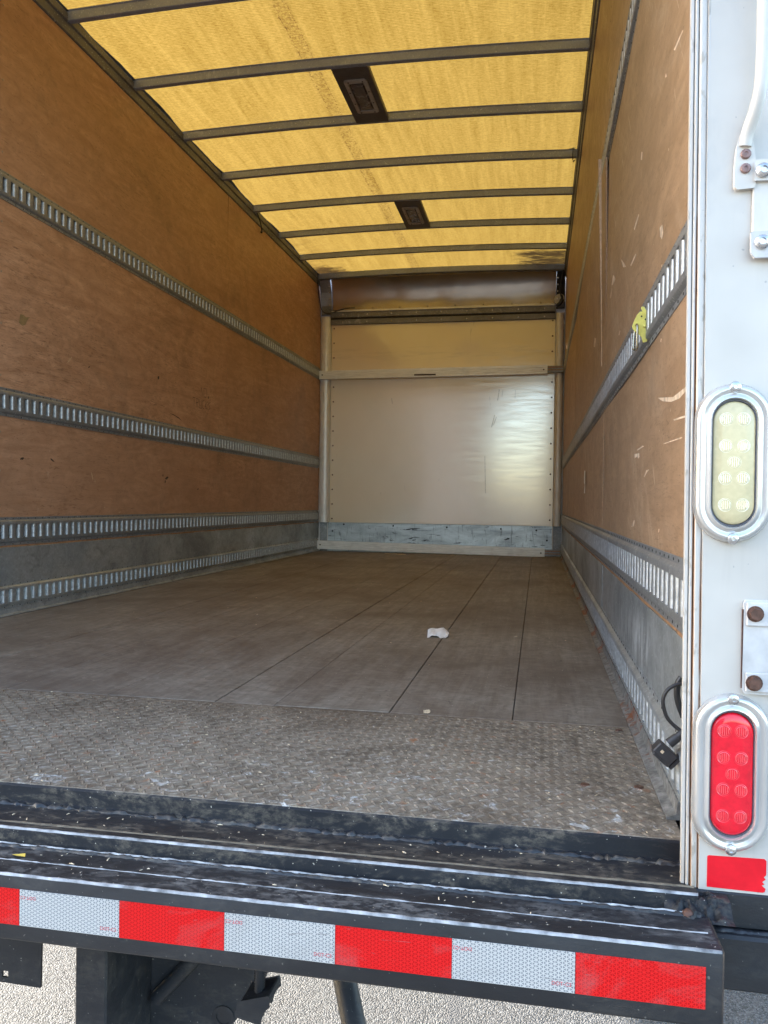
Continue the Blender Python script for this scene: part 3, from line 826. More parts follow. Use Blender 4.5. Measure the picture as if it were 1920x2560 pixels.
# dome lamp plates
def dome(y0, y1):
    x0, x1 = -1.292, -1.102; z = 2.688
    pl = MB().box(x0, x1, y0 + .0, y1, z, z + .004).build('dome_lamp', 'lamp_plate', truck, bevel=.0012)
    lip = MB().box(x1 - .002, x1 + .002, y0 + .02, y1 - .02, z + .0042, z + .028).box(x0 - .002, x0 + .002, y0 + .02, y1 - .02, z + .0042, z + .028)
    lip.build('plate_lip', 'lamp_plate', pl)
    cx, cy = (x0 + x1) / 2 + .004, (y0 + y1) / 2 - .008
    def rr(hx, hy, r, zz, n=5):
        o = []
        for ax, ay, a0 in ((1, 1, 0), (-1, 1, 90), (-1, -1, 180), (1, -1, 270)):
            for k in range(n + 1):
                a = R(a0 + 90 * k / n); o.append((cx + ax * (hx - r) + r * math.cos(a), cy + ay * (hy - r) + r * math.sin(a), zz))
        return o
    MB().loops([rr(.062, .18, .018, z - .0003), rr(.062, .18, .018, z - .007), rr(.059, .177, .016, z - .009), rr(.041, .150, .006, z - .009), rr(.040, .149, .005, z - .0003)]).build('lamp_frame', 'lamp_frame', pl, smooth=40)
    MB().loops([rr(.039, .148, .005, z - .0005), rr(.033, .140, .006, z - .0008), rr(.031, .138, .006, z - .0075), rr(.027, .134, .006, z - .0085)], False, True).build('lamp_cover', 'lamp_glass', pl, smooth=40)
    s_ = None
    for sx in (-.051, .051):
        for sy in (-.06, .06, -.165, .165):
            q = (cx + sx * (1 if abs(sy) < .1 else .75), cy + sy, z - .009)
            if s_ is None: s_ = MB().cyl(q, (0, 0, -1), .0045, .0015, 8).build('screw', 'dark', pl, origin=q)
            else: dup(s_, q, pl)
dome(2.705, 3.300); dome(4.545, 5.140)

# ------------------------------------------------------------------ front wall
fw = MB().box(XL - .05, .05, LN + .012, LN + .06, -.085, 2.76).build('front_wall', 'outer', truck)
pnl = MB()
nx, nz = 20, 16
for i in range(nx + 1):
    for j in range(nz + 1):
        x = -2.268 + (2.268 - .088) * i / nx; z = .288 + (2.262 - .288) * j / nz
        pnl.v.append((x, LN + .003 * math.sin(x * 2.3 + .5) * math.sin(z * 2.1), z))
pnl.f = [(i * (nz + 1) + j, (i + 1) * (nz + 1) + j, (i + 1) * (nz + 1) + j + 1, i * (nz + 1) + j + 1) for i in range(nx) for j in range(nz)]
pnl.build('front_panel', 'panel', fw, smooth=60)
rv = None
for xx, off in ((-2.243, 0), (-.112, .02)):
    for k in range(14):
        z = 2.215 + off - k * (.1455)
        if rv is None: rv = MB().lathe((xx, LN - .003, z), (0, -1, 0), [(.0, 0), (.0085, 0), (.008, .0022), (.004, .004), (.0, .0042)], 10).build('rivet', 'rust', fw, origin=(xx, LN, z))
        else: dup(rv, (xx, LN, z))
PM = [
   [(-0.648, 1.35), (-0.641, 1.343), (-0.67, 1.223), (-0.677, 1.23)] ,
   [(-0.63, 1.329), (-0.625, 1.326), (-0.653, 1.244), (-0.658, 1.247)] ,
   [(-0.609, 1.594), (-0.6, 1.588), (-0.616, 1.479), (-0.623, 1.486)] ,
   [(-0.573, 1.585), (-0.568, 1.581), (-0.576, 1.516), (-0.581, 1.52)] ,
   [(-0.455, 1.583), (-0.45, 1.58), (-0.452, 1.498), (-0.457, 1.502)] ,
   [(-0.55, 1.178), (-0.505, 1.183), (-0.508, 1.17), (-0.547, 1.166)] ,
   [(-0.802, 1.179), (-0.778, 1.182), (-0.778, 1.165), (-0.8, 1.163)] ,
   [(-0.367, 0.957), (-0.325, 0.962), (-0.328, 0.946), (-0.365, 0.941)] ,
   [(-0.383, 0.933), (-0.333, 0.936), (-0.336, 0.902), (-0.377, 0.905)] ,
   [(-1.656, 1.514), (-1.649, 1.518), (-1.641, 1.458), (-1.648, 1.462)] ,
   [(-0.346, 1.251), (-0.336, 1.252), (-0.308, 1.194), (-0.261, 1.148), (-0.267, 1.145), (-0.315, 1.188)] ,
   [(-0.627, 0.863), (-0.508, 0.857), (-0.516, 0.847), (-0.623, 0.85)] ,
   [(-0.654, 0.97), (-0.591, 0.966), (-0.594, 0.959), (-0.652, 0.961)] ,
   [(-0.737, 0.952), (-0.73, 0.952), (-0.718, 0.592), (-0.725, 0.592)] ,
   [(-0.423, 0.834), (-0.407, 0.83), (-0.401, 0.681), (-0.418, 0.684)] ,
   [(-1.258, 0.332), (-1.17, 0.338), (-1.174, 0.328), (-1.254, 0.323)] ,
   [(-0.732, 1.09), (-0.664, 1.093), (-0.672, 1.055), (-0.728, 1.052)] ,
   [(-0.639, 1.093), (-0.528, 1.081), (-0.532, 1.064), (-0.633, 1.072)] ,
   [(-0.427, 1.089), (-0.31, 1.093), (-0.318, 1.055), (-0.419, 1.062)] ,
   [(-0.276, 1.055), (-0.159, 1.021), (-0.162, 1.015), (-0.279, 1.045)] ,
]
sp_ = MB()
for pl_ in [PM[k] for k in (0, 1, 2, 3, 4, 9, 13)]:
    n_ = len(pl_)
    sp_.add([(x, LN - .0048, z) for x, z in pl_], [tuple(range(n_))])
sp_.build('scuff_mark', 'panel_scuff', fw, kind='stuff')
# kick plate at the foot
MB().box(-2.285, -.085, LN - .006, LN + .004, .0, .285).build('kick_plate', 'kick', fw, bevel=.001)
MB().box(-2.365, -2.287, LN - .002, LN + .01, .0, .285).build('kick_side', 'rail', fw)
MB().box(-.083, -.005, LN - .002, LN + .01, .0, .285).build('kick_side', 'rail', fw)
for xx in (-2.288, -.088):
    MB().box(xx, xx + .006, LN - .009, LN - .0065, .06, .284).build('kick_edge', 'white', fw)
kv = None
for q in [(-2.12, .268), (-1.62, .262), (-1.09, .258), (-.57, .252), (-.235, .245), (-2.235, .20), (-.135, .15)]:
    if kv is None: kv = MB().lathe((q[0], LN - .006, q[1]), (0, -1, 0), [(.0, 0), (.009, 0), (.008, .003), (.0, .004)], 10).build('kick_screw', 'dark', fw, origin=(q[0], LN - .006, q[1]))
    else: dup(kv, (q[0], LN - .006, q[1]))
# fluted aluminium corner posts
def corner(x0, x1, zt):
    prof = []; n = 20
    for i in range(n + 1):
        a = math.pi * i / n
        rr = 1 + .012 * (i % 2)
        prof.append(((x0 + x1) / 2 - (x1 - x0) / 2 * math.cos(a), LN + .008 - .05 * math.sin(a) ** .7 * rr))
    prof += [(x1, LN + .011), (x0, LN + .011)]
    MB().extrude(prof, 'Z', .287, zt).build('corner_post', 'alu_z', truck, smooth=50)
    MB().extrude([((x0 + x1) / 2 + (q[0] - (x0 + x1) / 2) * 1.04, LN + .008 + (q[1] - LN - .008) * 1.05) for q in prof], 'Z', zt - .012, zt + .028).build('post_cap', 'alu_z', truck, smooth=50)
corner(-2.382, -2.272, 2.30); corner(-.084, -.006, 2.27)
# header rails
hd = MB().extrude([(LN + .01, 2.375), (LN - .030, 2.375), (LN - .032, 2.37), (LN - .032, 2.318), (LN - .020, 2.312), (LN - .020, 2.300), (LN - .027, 2.298), (LN - .027, 2.250), (LN + .01, 2.246)], 'X', -2.275, -.088).build('header_rail', 'header', truck, bevel=.001)
MB().box(-2.262, -.10, LN - .045, LN - .034, 2.371, 2.386).build('header_lip', 'alu_x', hd)
MB().box(-2.274, -.089, LN - .0225, LN - .0205, 2.300, 2.312).build('header_groove', 'dark', hd)
hr = None
for i in range(9):
    for z in (2.345, 2.272):
        q = (-2.15 + i * .245, LN - (.032 if z > 2.3 else .027), z)
        if hr is None: hr = MB().lathe(q, (0, -1, 0), [(.0, 0), (.007, 0), (.006, .002), (.0, .003)], 8).build('rivet', 'steel', hd, origin=q)
        else: dup(hr, q)
# curved bright nose panel
nz_ = MB(); n = 14; mcol = 26; ls = []
for i in range(n + 1):
    t = i / n; a = t * math.pi / 2
    y = LN - .012 - .135 * (1 - math.cos(a)); z = 2.384 + .318 * math.sin(a) ** .9
    ls.append((y, z))
for k in range(mcol + 1):
    x = -2.262 + (2.262 - .085) * k / mcol
    for (y, z) in ls: nz_.v.append((x, y + .003 * math.sin(x * 3.1) * math.sin((z - 2.38) * 9), z))
nz_.f = [(k * (n + 1) + i, (k + 1) * (n + 1) + i, (k + 1) * (n + 1) + i + 1, k * (n + 1) + i + 1) for k in range(mcol) for i in range(n)]
nose = nz_.build('nose_panel', 'nose', truck, smooth=70)
hp = MB()
for i in range(7):
    hp.box(-1.85 + i * .27, -1.842 + i * .27, LN - .047, LN - .0452, 2.388, 2.404)
hp.build('nose_slot', 'dark', nose)
# end bow at the nose
eb = MB(); L2 = []
for i in range(17):
    x = XL + .012 + (W - .03) * i / 16; zz = roofz(x) - .052
    L2.append([(x, 6.355, zz), (x, 6.415, zz), (x, 6.415, zz + .05), (x, 6.35, zz + .05)])
eb.loops(L2, True, True).build('end_bow', 'bow', truck, bevel=.002)
# corner gussets with brackets
for x0, x1, nm in ((-2.372, -2.262, 'L'), (-.084, -.004, 'R')):
    gb = MB()
    gb.add([(x0, LN - .02, 2.34), (x1, LN - .02, 2.34), (x1, LN - .05, 2.56), (x1, LN - .12, 2.69), (x0, LN - .13, 2.70), (x0, LN - .06, 2.56)], [(0, 1, 2, 5), (5, 2, 3, 4)])
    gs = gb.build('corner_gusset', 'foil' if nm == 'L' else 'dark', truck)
    MB().box(x0 + .012, x1 - .006, LN - .044, LN - .032, 2.345, 2.43).build('bracket_box', 'header', gs, bevel=.003)
    r0 = None
    for q in range(4):
        p_ = (x1 - .012 if nm == 'L' else x0 + .012, LN - .07 - .012 * q, 2.43 + q * .06)
        if r0 is None: r0 = MB().lathe(p_, (0, -1, 0), [(.0, 0), (.008, 0), (.006, .005), (.0, .006)], 8).build('rivet', 'steel', gs, origin=p_)
        else: dup(r0, p_)
ds = MB().lathe((-.052, LN - .05, 2.42), (-.3, -1, 0), [(.0, 0), (.052, 0), (.052, .008), (.044, .010), (.0, .010)], 18)
ds.build('cable_grommet', 'white_grubby', truck, smooth=40)
MB().tube([(-.02, 6.36, 2.69), (-.045, 6.40, 2.56), (-.055, 6.42, 2.46), (-.03, 6.43, 2.43), (-.035, 6.43, 2.39), (-.06, 6.44, 2.36), (-.085, 6.44, 2.345)], [.006, .006, .006, .012, .02, .018, .012], 8, 2).build('wiring', 'rubber', truck, smooth=60)
MB().tube([(-2.372, 6.36, 2.64), (-2.368, 6.44, 2.45), (-2.35, 6.45, 2.37), (-2.30, 6.46, 2.345), (-2.22, 6.46, 2.36), (-2.14, 6.47, 2.395), (-2.02, 6.48, 2.40)], .0045, 6, 2).tube([(-2.28, 6.46, 2.385), (-2.2, 6.465, 2.372), (-2.13, 6.47, 2.385)], .004, 6, 1).build('wiring', 'rubber', truck, smooth=60)
# loose wires on the top rails
MB().tube([(-2.362, 4.55, 2.70), (-2.355, 4.62, 2.665), (-2.358, 4.68, 2.62), (-2.356, 4.70, 2.59), (-2.358, 4.69, 2.565)], [.004, .004, .004, .007, .009], 6, 2).tube([(-2.358, 4.70, 2.58), (-2.352, 4.8, 2.60), (-2.356, 4.88, 2.66)], .003, 6, 2).build('loose_wire', 'rubber', truck, smooth=60)
MB().tube([(-.030, 3.86, 2.63), (-.040, 3.88, 2.62), (-.046, 3.87, 2.66), (-.040, 3.88, 2.74 - .02), (-.05, 3.90, 2.735 - .02), (-.032, 3.95, 2.74 - .03)], .0028, 6, 2).cyl((-.048, 3.90, 2.716), (-1, 0, .2), .0048, .024, 8).build('loose_wire', 'rubber', truck, smooth=60)

# ------------------------------------------------------------------ rear sill and bumper
XE = -.006
sill = [(-.0745, -.001), (-.0785, -.004), (-.0805, -.0275), (-.090, -.0315), (-.155, -.030), (-.166, -.0295), (-.172, -.0255), (-.186, -.0245), (-.192, -.0285), (-.1945, -.046), (-.205, -.048), (-.205, -.16), (-.07, -.16)]
sl = MB().extrude(sill, 'X', XL - .02, XE).build('rear_sill', 'black_dusty', truck, smooth=25)
def rough_strip(y, z, w, h, name, mat, x0=XL, x1=XE, seg=150, jit=.3, parent=None, gap=0.0):
    b = MB(); L3 = []
    for i in range(seg + 1):
        x = x0 + (x1 - x0) * i / seg
        ww = w * (1 + random.uniform(-jit, jit)); hh = h * (1 + random.uniform(-jit, jit)); yy = y + random.uniform(-.15, .15) * w * jit * 2
        if random.random() < gap: ww *= .35; hh *= .2
        L3.append([(x, yy - ww, z - .001), (x, yy - ww * .6, z + hh * .75), (x, yy, z + hh), (x, yy + ww * .6, z + hh * .75), (x, yy + ww, z - .001)])
    b.loops(L3, True, True)
    return b.build(name, mat, parent or sl, smooth=60)
rough_strip(-.0880, -.0310, .0060, .0042, 'weld_bead', 'bead', seg=420, jit=.5, gap=.25)
rough_strip(-.1595, -.0302, .0045, .0014, 'dust_line', 'brown_dust', seg=120)
rough_strip(-.1885, -.0262, .0026, .0022, 'worn_edge', 'worn_edge', seg=220, jit=.25)
bump = MB().extrude([(-.2055, -.0465), (-.2925, -.0425), (-.2965, -.0435), (-.298, -.047), (-.298, -.134), (-.294, -.138), (-.2055, -.138)], 'X', XL - .1, .004).build('bumper', 'black', truck, bevel=.0015, smooth=30)
# dusty walking top
tpz = MB(); L4 = []
for i in range(121):
    x = XL - .09 + (.0 - XL + .09) * i / 120
    L4.append([(x, -.2045, -.0462), (x, -.23, -.0447), (x, -.26, -.0434), (x, -.2935, -.0421)])
vs_ = [p_ for l in L4 for p_ in l]
tpz.add(vs_, [(i * 4 + j, (i + 1) * 4 + j, (i + 1) * 4 + j + 1, i * 4 + j + 1) for i in range(120) for j in range(3)])
tpz.build('bumper_top', 'black_mottled', bump)
rough_strip(-.2090, -.0462, .0034, .0038, 'weld_bead', 'bead', seg=420, jit=.45, parent=bump)
rough_strip(-.2060, -.0425, .0014, .0012, 'worn_edge', 'worn_edge', seg=300, jit=.6, parent=bump, gap=.12)
rough_strip(-.2550, -.0437, .0013, .0013, 'weld_bead', 'worn_edge', seg=300, jit=.5, parent=bump, gap=.06)
rough_strip(-.2960, -.0440, .0026, .0026, 'worn_edge', 'worn_edge', x1=.002, seg=240, jit=.2, parent=bump)
# weld blobs where the sill meets the post
wb = MB(); na, nb = 34, 22
from mathutils import noise as mn
for i in range(na + 1):
    for j in range(nb + 1):
        x = -.050 + .085 * i / na; t = j / nb
        e_ = min(1, 4 * min(i, na - i) / na)
        y = -.162 - .058 * t; z = -.0325 - .0155 * min(1, max(0, (t - .45) * 3.2))
        h_ = (.004 + .007 * mn.noise((x * 95, y * 95, 1.5)) + .004 * mn.noise((x * 260, y * 260, 3.5))) * e_ * min(1, 5 * min(t, 1 - t) + .1)
        wb.v.append((x, y - h_ * .6, z + h_ - .001))
wb.f = [(i * (nb + 1) + j, (i + 1) * (nb + 1) + j, (i + 1) * (nb + 1) + j + 1, i * (nb + 1) + j + 1) for i in range(na) for j in range(nb)]
wb.build('weld_lump', 'black_dusty', sl, smooth=40)
MB().lathe((-.021, -.2075, -.045), (0, -.6, 1), [(.009, 0), (.007, .004), (.002, .006)], 7).build('rust_spot', 'rust', sl)
# reflective tape strips: 6 inch alternating
tz1, tz0 = -.0626, -.1134
tX = -.0162
for k in range(16):
    x1 = tX - k * .1524; x0 = x1 - .1524
    red = k % 2 == 0
    s_ = MB().box(x0 + .0003, x1 - .0003, -.2990, -.2975, tz0, tz1).build('reflective_strip', 'tape_red' if red else 'tape_white', bump)
    s_['label'] = 'red honeycomb reflective strip' if red else 'white honeycomb reflective strip'
    if not red and k < 8:
        for (ax, az, rot) in ((x1 - .0285, tz0 + .008, 0), (x0 + .0255, tz1 - .0085, 180)):
            cu = bpy.data.curves.new('tape_print', 'FONT'); cu.body = 'DOT-C2'; cu.size = .0066; cu.extrude = .00005
            to = bpy.data.objects.new('tape_print', cu); col.objects.link(to)
            bpy.context.view_layer.update()
            me = bpy.data.meshes.new_from_object(to.evaluated_get(bpy.context.evaluated_depsgraph_get()))
            bpy.data.objects.remove(to)
            me.name = 'tape_print'; me.materials.clear(); me.materials.append(MT['ink'])
            po = bpy.data.objects.new('tape_print', me)
            q = (ax, -.29915, az if rot == 0 else az)
            link(po, bump, q); po.rotation_euler = (R(90), R(rot), 0)

# ------------------------------------------------------------------ rear posts
def post(side):
    s_ = 1
    prof = [(-.002, -.050), (-.006, -.128), (-.0245, -.1425), (-.0245, -.147), (-.0235, -.1490), (-.0200, -.1495), (-.0194, -.1450), (-.0186, -.1450), (-.0182, -.1515), (-.0172, -.1530), (-.0148, -.1530), (-.0143, -.1480), (-.0134, -.1480), (-.0128, -.1545), (-.0110, -.1565), (-.0065, -.1570), (-.0045, -.1565), (-.0040, -.1545), (-.0034, -.1545), (-.0028, -.1600), (.125, -.1600), (.125, -.050)]
    z0, z1 = -.0312, 2.80
    b = MB(); ls_ = []
    for z in [z0 + (z1 - z0) * i / 30 for i in range(31)]:
        sh = -(z - .5) * .0055
        if side > 0: ls_.append([(x + sh, y, z) for x, y in prof])
        else: ls_.append([(XL - x - sh - 0, y, z) for x, y in prof])
    b.loops(ls_, True, True)
    return b.build('rear_post', 'post', truck, smooth=25)
postR = post(1); post(-1)
MB().box(XL - .12, .12, -.155, -.06, 2.56, 2.80).build('rear_header', 'post', truck)
MB().box(-.0165, .125, -.1620, -.06, -.079, -.0318).build('post_base', 'black', truck, bevel=.002)
MB().box(.0045, .16, -.184, -.03, -.153, -.0795).build('frame_end', 'black', truck, bevel=.004)
rough_strip(-.1700, -.0795, .004, .003, 'weld_bead', 'bead', x0=.006, x1=.125, seg=30, jit=.4)
MB().lathe((.068, -.10, -.150), (0, 1, 0), [(.0, 0), (.034, 0), (.036, .004), (.036, .055), (.034, .06), (.0, .06)], 24).build('round_stop', 'tyre_grey', truck, smooth=40)

def stad(cx, cz, hs, r, y, n=14):
    o = []
    for sgn, a0 in ((1, 0), (-1, 180)):
        for k in range(n + 1):
            a = R(a0 + 180 * k / n)
            o.append((cx + r * math.cos(a), y, cz + sgn * hs + r * math.sin(a)))
    return o
def lamp(cx, cz, lens, led, label):
    Y = -.1602; hs = .0575; S = stad
    base = MB().loops([S(cx, cz, hs, .0495, Y), S(cx, cz, hs, .0493, Y - .003), S(cx, cz, hs, .0465, Y - .0085), S(cx, cz, hs, .0430, Y - .0115), S(cx, cz, hs, .0395, Y - .0108), S(cx, cz, hs, .0365, Y - .0085), S(cx, cz, hs, .0345, Y - .0088),
                       S(cx, cz, hs, .0318, Y - .0125), S(cx, cz, hs, .0295, Y - .0128), S(cx, cz, hs, .0282, Y - .010), S(cx, cz, hs, .0280, Y - .002)]).build('tail_lamp', 'chrome', truck, smooth=70)
    base['label'] = label
    MB().loops([S(cx, cz, hs - .001, .0284, Y - .0075), S(cx, cz, hs - .001, .0272, Y - .0085), S(cx, cz, hs - .001, .0266, Y - .0060)]).build('gasket', 'gasket', base, smooth=60)
    MB().loops([S(cx, cz, hs - .002, .0268, Y - .0060), S(cx, cz, hs - .002, .0262, Y - .0085), S(cx, cz, hs - .002, .0235, Y - .0103), S(cx, cz, hs - .002, .012, Y - .0110), S(cx, cz, hs - .002, .001, Y - .0112)], False, True).build('lens', lens, base, smooth=60)
    l0 = None
    pts = [(sx, z) for z in (.058, .0225, -.0205, -.056) for sx in (-.0105, .0105)] + [(0, .001)]
    for dx, dz_ in pts:
        q = (cx + dx, Y - .0105, cz + dz_)
        if l0 is None:
            # stepped dome with a raised ring
            lb = MB().lathe(q, (0, -1, 0), [(.0094, 0), (.0093, .0004), (.0088, .0007), (.0083, .0003), (.0076, .0001), (.0074, .0006), (.0066, .0010), (.0064, .0002)], 20)
            for kx in range(-2, 3):
                hh_ = math.sqrt(max(0, .0062 ** 2 - (kx * .0025) ** 2))
                lb.add([(q[0] + kx * .0025 - .001, q[1] - .0002, q[2] - hh_), (q[0] + kx * .0025, q[1] - .0011, q[2] - hh_ * .9), (q[0] + kx * .0025 + .001, q[1] - .0002, q[2] - hh_), (q[0] + kx * .0025 - .001, q[1] - .0002, q[2] + hh_), (q[0] + kx * .0025, q[1] - .0011, q[2] + hh_ * .9), (q[0] + kx * .0025 + .001, q[1] - .0002, q[2] + hh_)], [(0, 1, 4, 3), (1, 2, 5, 4)])
            l0 = lb.build('lens_dome', led, base, smooth=40, origin=q)
        else: dup(l0, q)
    for i, zz in enumerate((.0575 + .0435, -.0575 - .0435)):
        q = (cx, Y - .0085, cz + zz)
        MB().lathe(q, (0, -1, 0), [(.0078, 0), (.0078, .002), (.0068, .0045), (.0045, .0058), (.0026, .006), (.0024, .0042), (.0, .0042)], 14).build('screw', 'steel', base, smooth=35, origin=q)
    return base
lamp(.0335, .5475, 'lens_clear', 'led_clear', 'clear oval reversing lamp in bright bezel')
lamp(.0380, .1310, 'lens_red', 'led_red', 'red oval tail lamp in bright bezel')
# red reflector sticker with torn corner
q = [(.0105, .0145), (.0125, .0160), (.0830, .0175), (.0855, .0150), (.0855, -.004), (.0825, -.007), (.0850, -.010), (.0805, -.0135), (.0835, -.0165), (.0800, -.0185), (.0850, -.0225), (.0840, -.0265), (.0815, -.0280), (.0105, -.0268)]
MB().extrude([(x, z) for x, z in q], 'Y', -.1607, -.1595).build('reflector_sticker', 'sticker', truck)

# grab handle and hinge brackets at the right edge
gh = MB().tube([(.0405, -.1665, .968), (.0425, -.170, .985), (.0500, -.182, 1.010), (.0545, -.190, 1.040), (.0550, -.192, 1.10), (.0540, -.192, 1.30), (.0530, -.192, 1.60)], [.0085] * 7, 12, 2).build('grab_handle', 'white', truck, smooth=60)
MB().extrude([(.0315, .967), (.0295, .945), (.0290, .916), (.0320, .9125), (.0515, .9135), (.0530, .917), (.0525, .950), (.0500, .970), (.0460, .985), (.0360, .985)], 'Y', -.1685, -.1602).build('handle_foot', 'white', gh, bevel=.0015, smooth=30)
for z in (.957, .938):
    MB().lathe((.0412, -.1685, z), (0, -1, 0), [(.0, 0), (.0068, 0), (.0068, .002), (.0056, .0035), (.0026, .004), (.0022, .0028), (.0, .0028)], 12).build('handle_rivet', 'rivet_mauve', gh, smooth=35)
h1 = MB().box(.0515, .125, -.1665, -.1603, .8405, .946).build('hinge_bracket', 'white', truck, bevel=.0015)
MB().extrude([(.0500, .852), (.0500, .826), (.0545, .8195), (.13, .8185), (.13, .854)], 'Y', -.1725, -.1667).build('hinge_leaf', 'white_grubby', h1, bevel=.001)
MB().extrude([(.0525, .921), (.13, .9195), (.13, .9475), (.0545, .9465), (.0525, .944)], 'Y', -.1725, -.1667).build('hinge_leaf', 'white', h1, bevel=.001)
for z in (.9325, .8385):
    MB().lathe((.0625, -.1725, z), (0, -1, 0), [(.0, 0), (.0098, 0), (.0096, .003), (.0072, .0058), (.0045, .0066), (.0042, .004), (.0, .004)], 16).build('bolt', 'steel', h1, smooth=35)
h2 = MB().extrude([(.0515, .360), (.0530, .3635), (.13, .3635), (.13, .239), (.0535, .2405), (.0505, .246)], 'Y', -.1660, -.1603).build('hinge_bracket', 'white_grubby', truck, bevel=.0012)
MB().box(.0530, .13, -.1700, -.1662, .2425, .2685).build('hinge_leaf', 'white_grubby', h2, bevel=.0012)
MB().box(.0530, .13, -.1700, -.1662, .3305, .3620).build('hinge_leaf', 'white_grubby', h2, bevel=.0012)
MB().box(.0488, .0502, -.1625, -.1605, .246, .352).build('rust_line', 'rust', h2)
for z in (.3470, .2550):
    MB().lathe((.0635, -.1700, z), (0, -1, 0), [(.0, 0), (.0108, 0), (.0108, .0012), (.0, .0012)], 16).cyl((.0635, -.1712, z), (0, -1, 0), .0092, .0055, 6, .0082).build('bolt', 'rust', h2)

# ------------------------------------------------------------------ chassis pieces under the bumper
hpz = MB()
oc = [(-1.70, -.285), (-.993, -.296), (-.990, -.10), (-1.70, -.10)]; ic = [(-1.062, -.2945 + .008), (-1.051, -.2945 + .008), (-1.051, -.276), (-1.062, -.276)]
hpz.v = [(x, y, z) for y in (-.153, -.149) for ring_ in (oc, ic) for x, z in ring_]
for k in range(4):
    k2 = (k + 1) % 4
    hpz.f += [(k, k2, 4 + k2, 4 + k), (8 + k, 8 + k2, 12 + k2, 12 + k), (k, k2, 8 + k2, 8 + k), (4 + k, 4 + k2, 12 + k2, 12 + k)]
hpz.build('hanging_plate', 'black_under', truck)
MB().box(-.926, -.872, -.165, -.012, -.75, -.125).build('hitch_post', 'black_under', truck, bevel=.003)
gp = MB().extrude([(-.8715, -.13), (-.655, -.13), (-.660, -.30), (-.678, -.345), (-.728, -.411), (-.80, -.54), (-.8715, -.54)], 'Y', -.012, .002).build('gusset_plate', 'black_under', truck, bevel=.0025)
MB().cyl((-.858, -.020, -.375), (.075, .0, .085), .013, .12, 14).build('brace_tube', 'black_under', truck, smooth=50)
MB().lathe((-.738, -.0122, -.396), (0, -1, 0), [(.019, 0), (.019, .002), (.013, .0025), (.013, .0003)], 20).build('plate_eye', 'rubber', gp)
tr_ = MB(); zt = []
for i in range(60):
    z = -.20 - i * .0020
    zt.append((.0072 if i % 2 else .0084, -(i * .0020)))
tr_.lathe((-.627, -.15, -.175), (0, 0, 1), [(r_, h) for r_, h in zt], 10)
rod = tr_.build('threaded_rod', 'black_under', truck, smooth=60)
MB().extrude([(-.650, -.262), (-.606, -.249), (-.604, -.262), (-.614, -.272), (-.618, -.290), (-.655, -.283)], 'Y', -.175, -.12).build('rod_clamp', 'black_under', rod, bevel=.002)
MB().cyl((-.57, .12, -.33), (.16, -.25, -.30), .021, .9, 18).build('strut', 'black_under', truck, smooth=50)
MB().box(-.60, -.50, .09, .20, -.34, -.09).build('strut_bracket', 'black_under', truck, bevel=.003)

# ------------------------------------------------------------------ separate things
def load_bar(zl, zr, zin, label):
    yf = 6.462
    t = thing('load_bar', label, 'load bar', (-1.2, yf + .02, min(zl, zr) - .04), 'load bars across the front wall')
    xa, xb = -2.370, -.155; hgt = .041
    b = MB(); n = 10
    prof = [(0, -1), (0, -.62), (.0025, -.55), (0, -.48), (0, -.16), (.0025, -.1), (0, -.04), (0, .3), (.0025, .36), (0, .42), (0, 1), (.045, 1), (.045, -1)]
    ls_ = []
    for i in range(n + 1):
        x = xa + (xb - xa) * i / n; z = zl + (zr - zl) * i / n
        ls_.append([(x, yf + p_[0], z + p_[1] * hgt) for p_ in prof])
    b.loops(ls_, True, True).build('outer_tube', 'alu_x', t, smooth=25)
    MB().box(xb - .02, -.008, yf + .006, yf + .040, zin - .031, zin + .031).build('inner_tube', 'rail', t, bevel=.002)
    MB().box(xb + .001, -.012, yf + .0035, yf + .0058, zin - .012, zin - .004).box(xb + .001, -.012, yf + .0035, yf + .0058, zin + .012, zin + .022).build('tube_rib', 'orange_edge', t)
    MB().box(xa - .006, xa, yf + .002, yf + .042, zl - .034, zl + .034).build('end_foot', 'rail', t)
    for x, z in ((xa + .03, zl), (xb - .035, zr - .004)):
        MB().cyl((x, yf + .0002, z), (0, -1, 0), .007, .0016, 10).build('pin_hole', 'dark', t)
    return t
t1 = load_bar(1.7435, 1.764, 1.765, 'upper aluminium load bar braced across the cream front panel')
t2 = load_bar(.0640, .0375, .036, 'lower ridged aluminium load bar lying at floor level below the scuffed kick plate')
MB().box(-1.42, -1.21, 6.4605, 6.4618, 1.722, 1.738).build('worn_label', 'stain_dark', t1)

# yellow zinc fitting clipped in the right rail, with its ring
tf = thing('rail_fitting', 'yellow zinc plated tie ring fitting clipped into the middle rail of the right wall', 'tie ring', (-.012, .46, .833))
out = [(-.033, .867), (-.031, .873), (-.024, .889), (-.018, .8955), (-.012, .8955), (-.007, .889), (-.002, .892), (.004, .892), (.004, .843), (-.003, .843), (-.0045, .834), (-.0105, .8325), (-.0135, .843), (-.019, .850), (-.026, .855), (-.0315, .861)]
MB().extrude(out, 'Y', .455, .4595).build('plate', 'zinc', tf, bevel=.0008)
MB().extrude([(-.0125, .893), (-.0165, .9035), (-.0150, .9055), (-.0110, .905), (-.0070, .897), (-.0030, .9035), (-.0005, .9025), (-.004, .890), (-.008, .887)], 'Y', .452, .4545).build('latch', 'zinc', tf, bevel=.0005)
MB().lathe((-.0085, .455, .8655), (0, -1, 0), [(.0, 0), (.0046, 0), (.0040, .003), (.0015, .0045), (.0, .0046)], 12).build('pivot_rivet', 'zinc', tf, smooth=50)
MB().cyl((-.0153, .4548, .8862), (0, -1, 0), .0017, .0006, 10).cyl((-.0068, .4548, .8795), (0, -1, 0), .0022, .0006, 10).build('plate_hole', 'dark', tf)
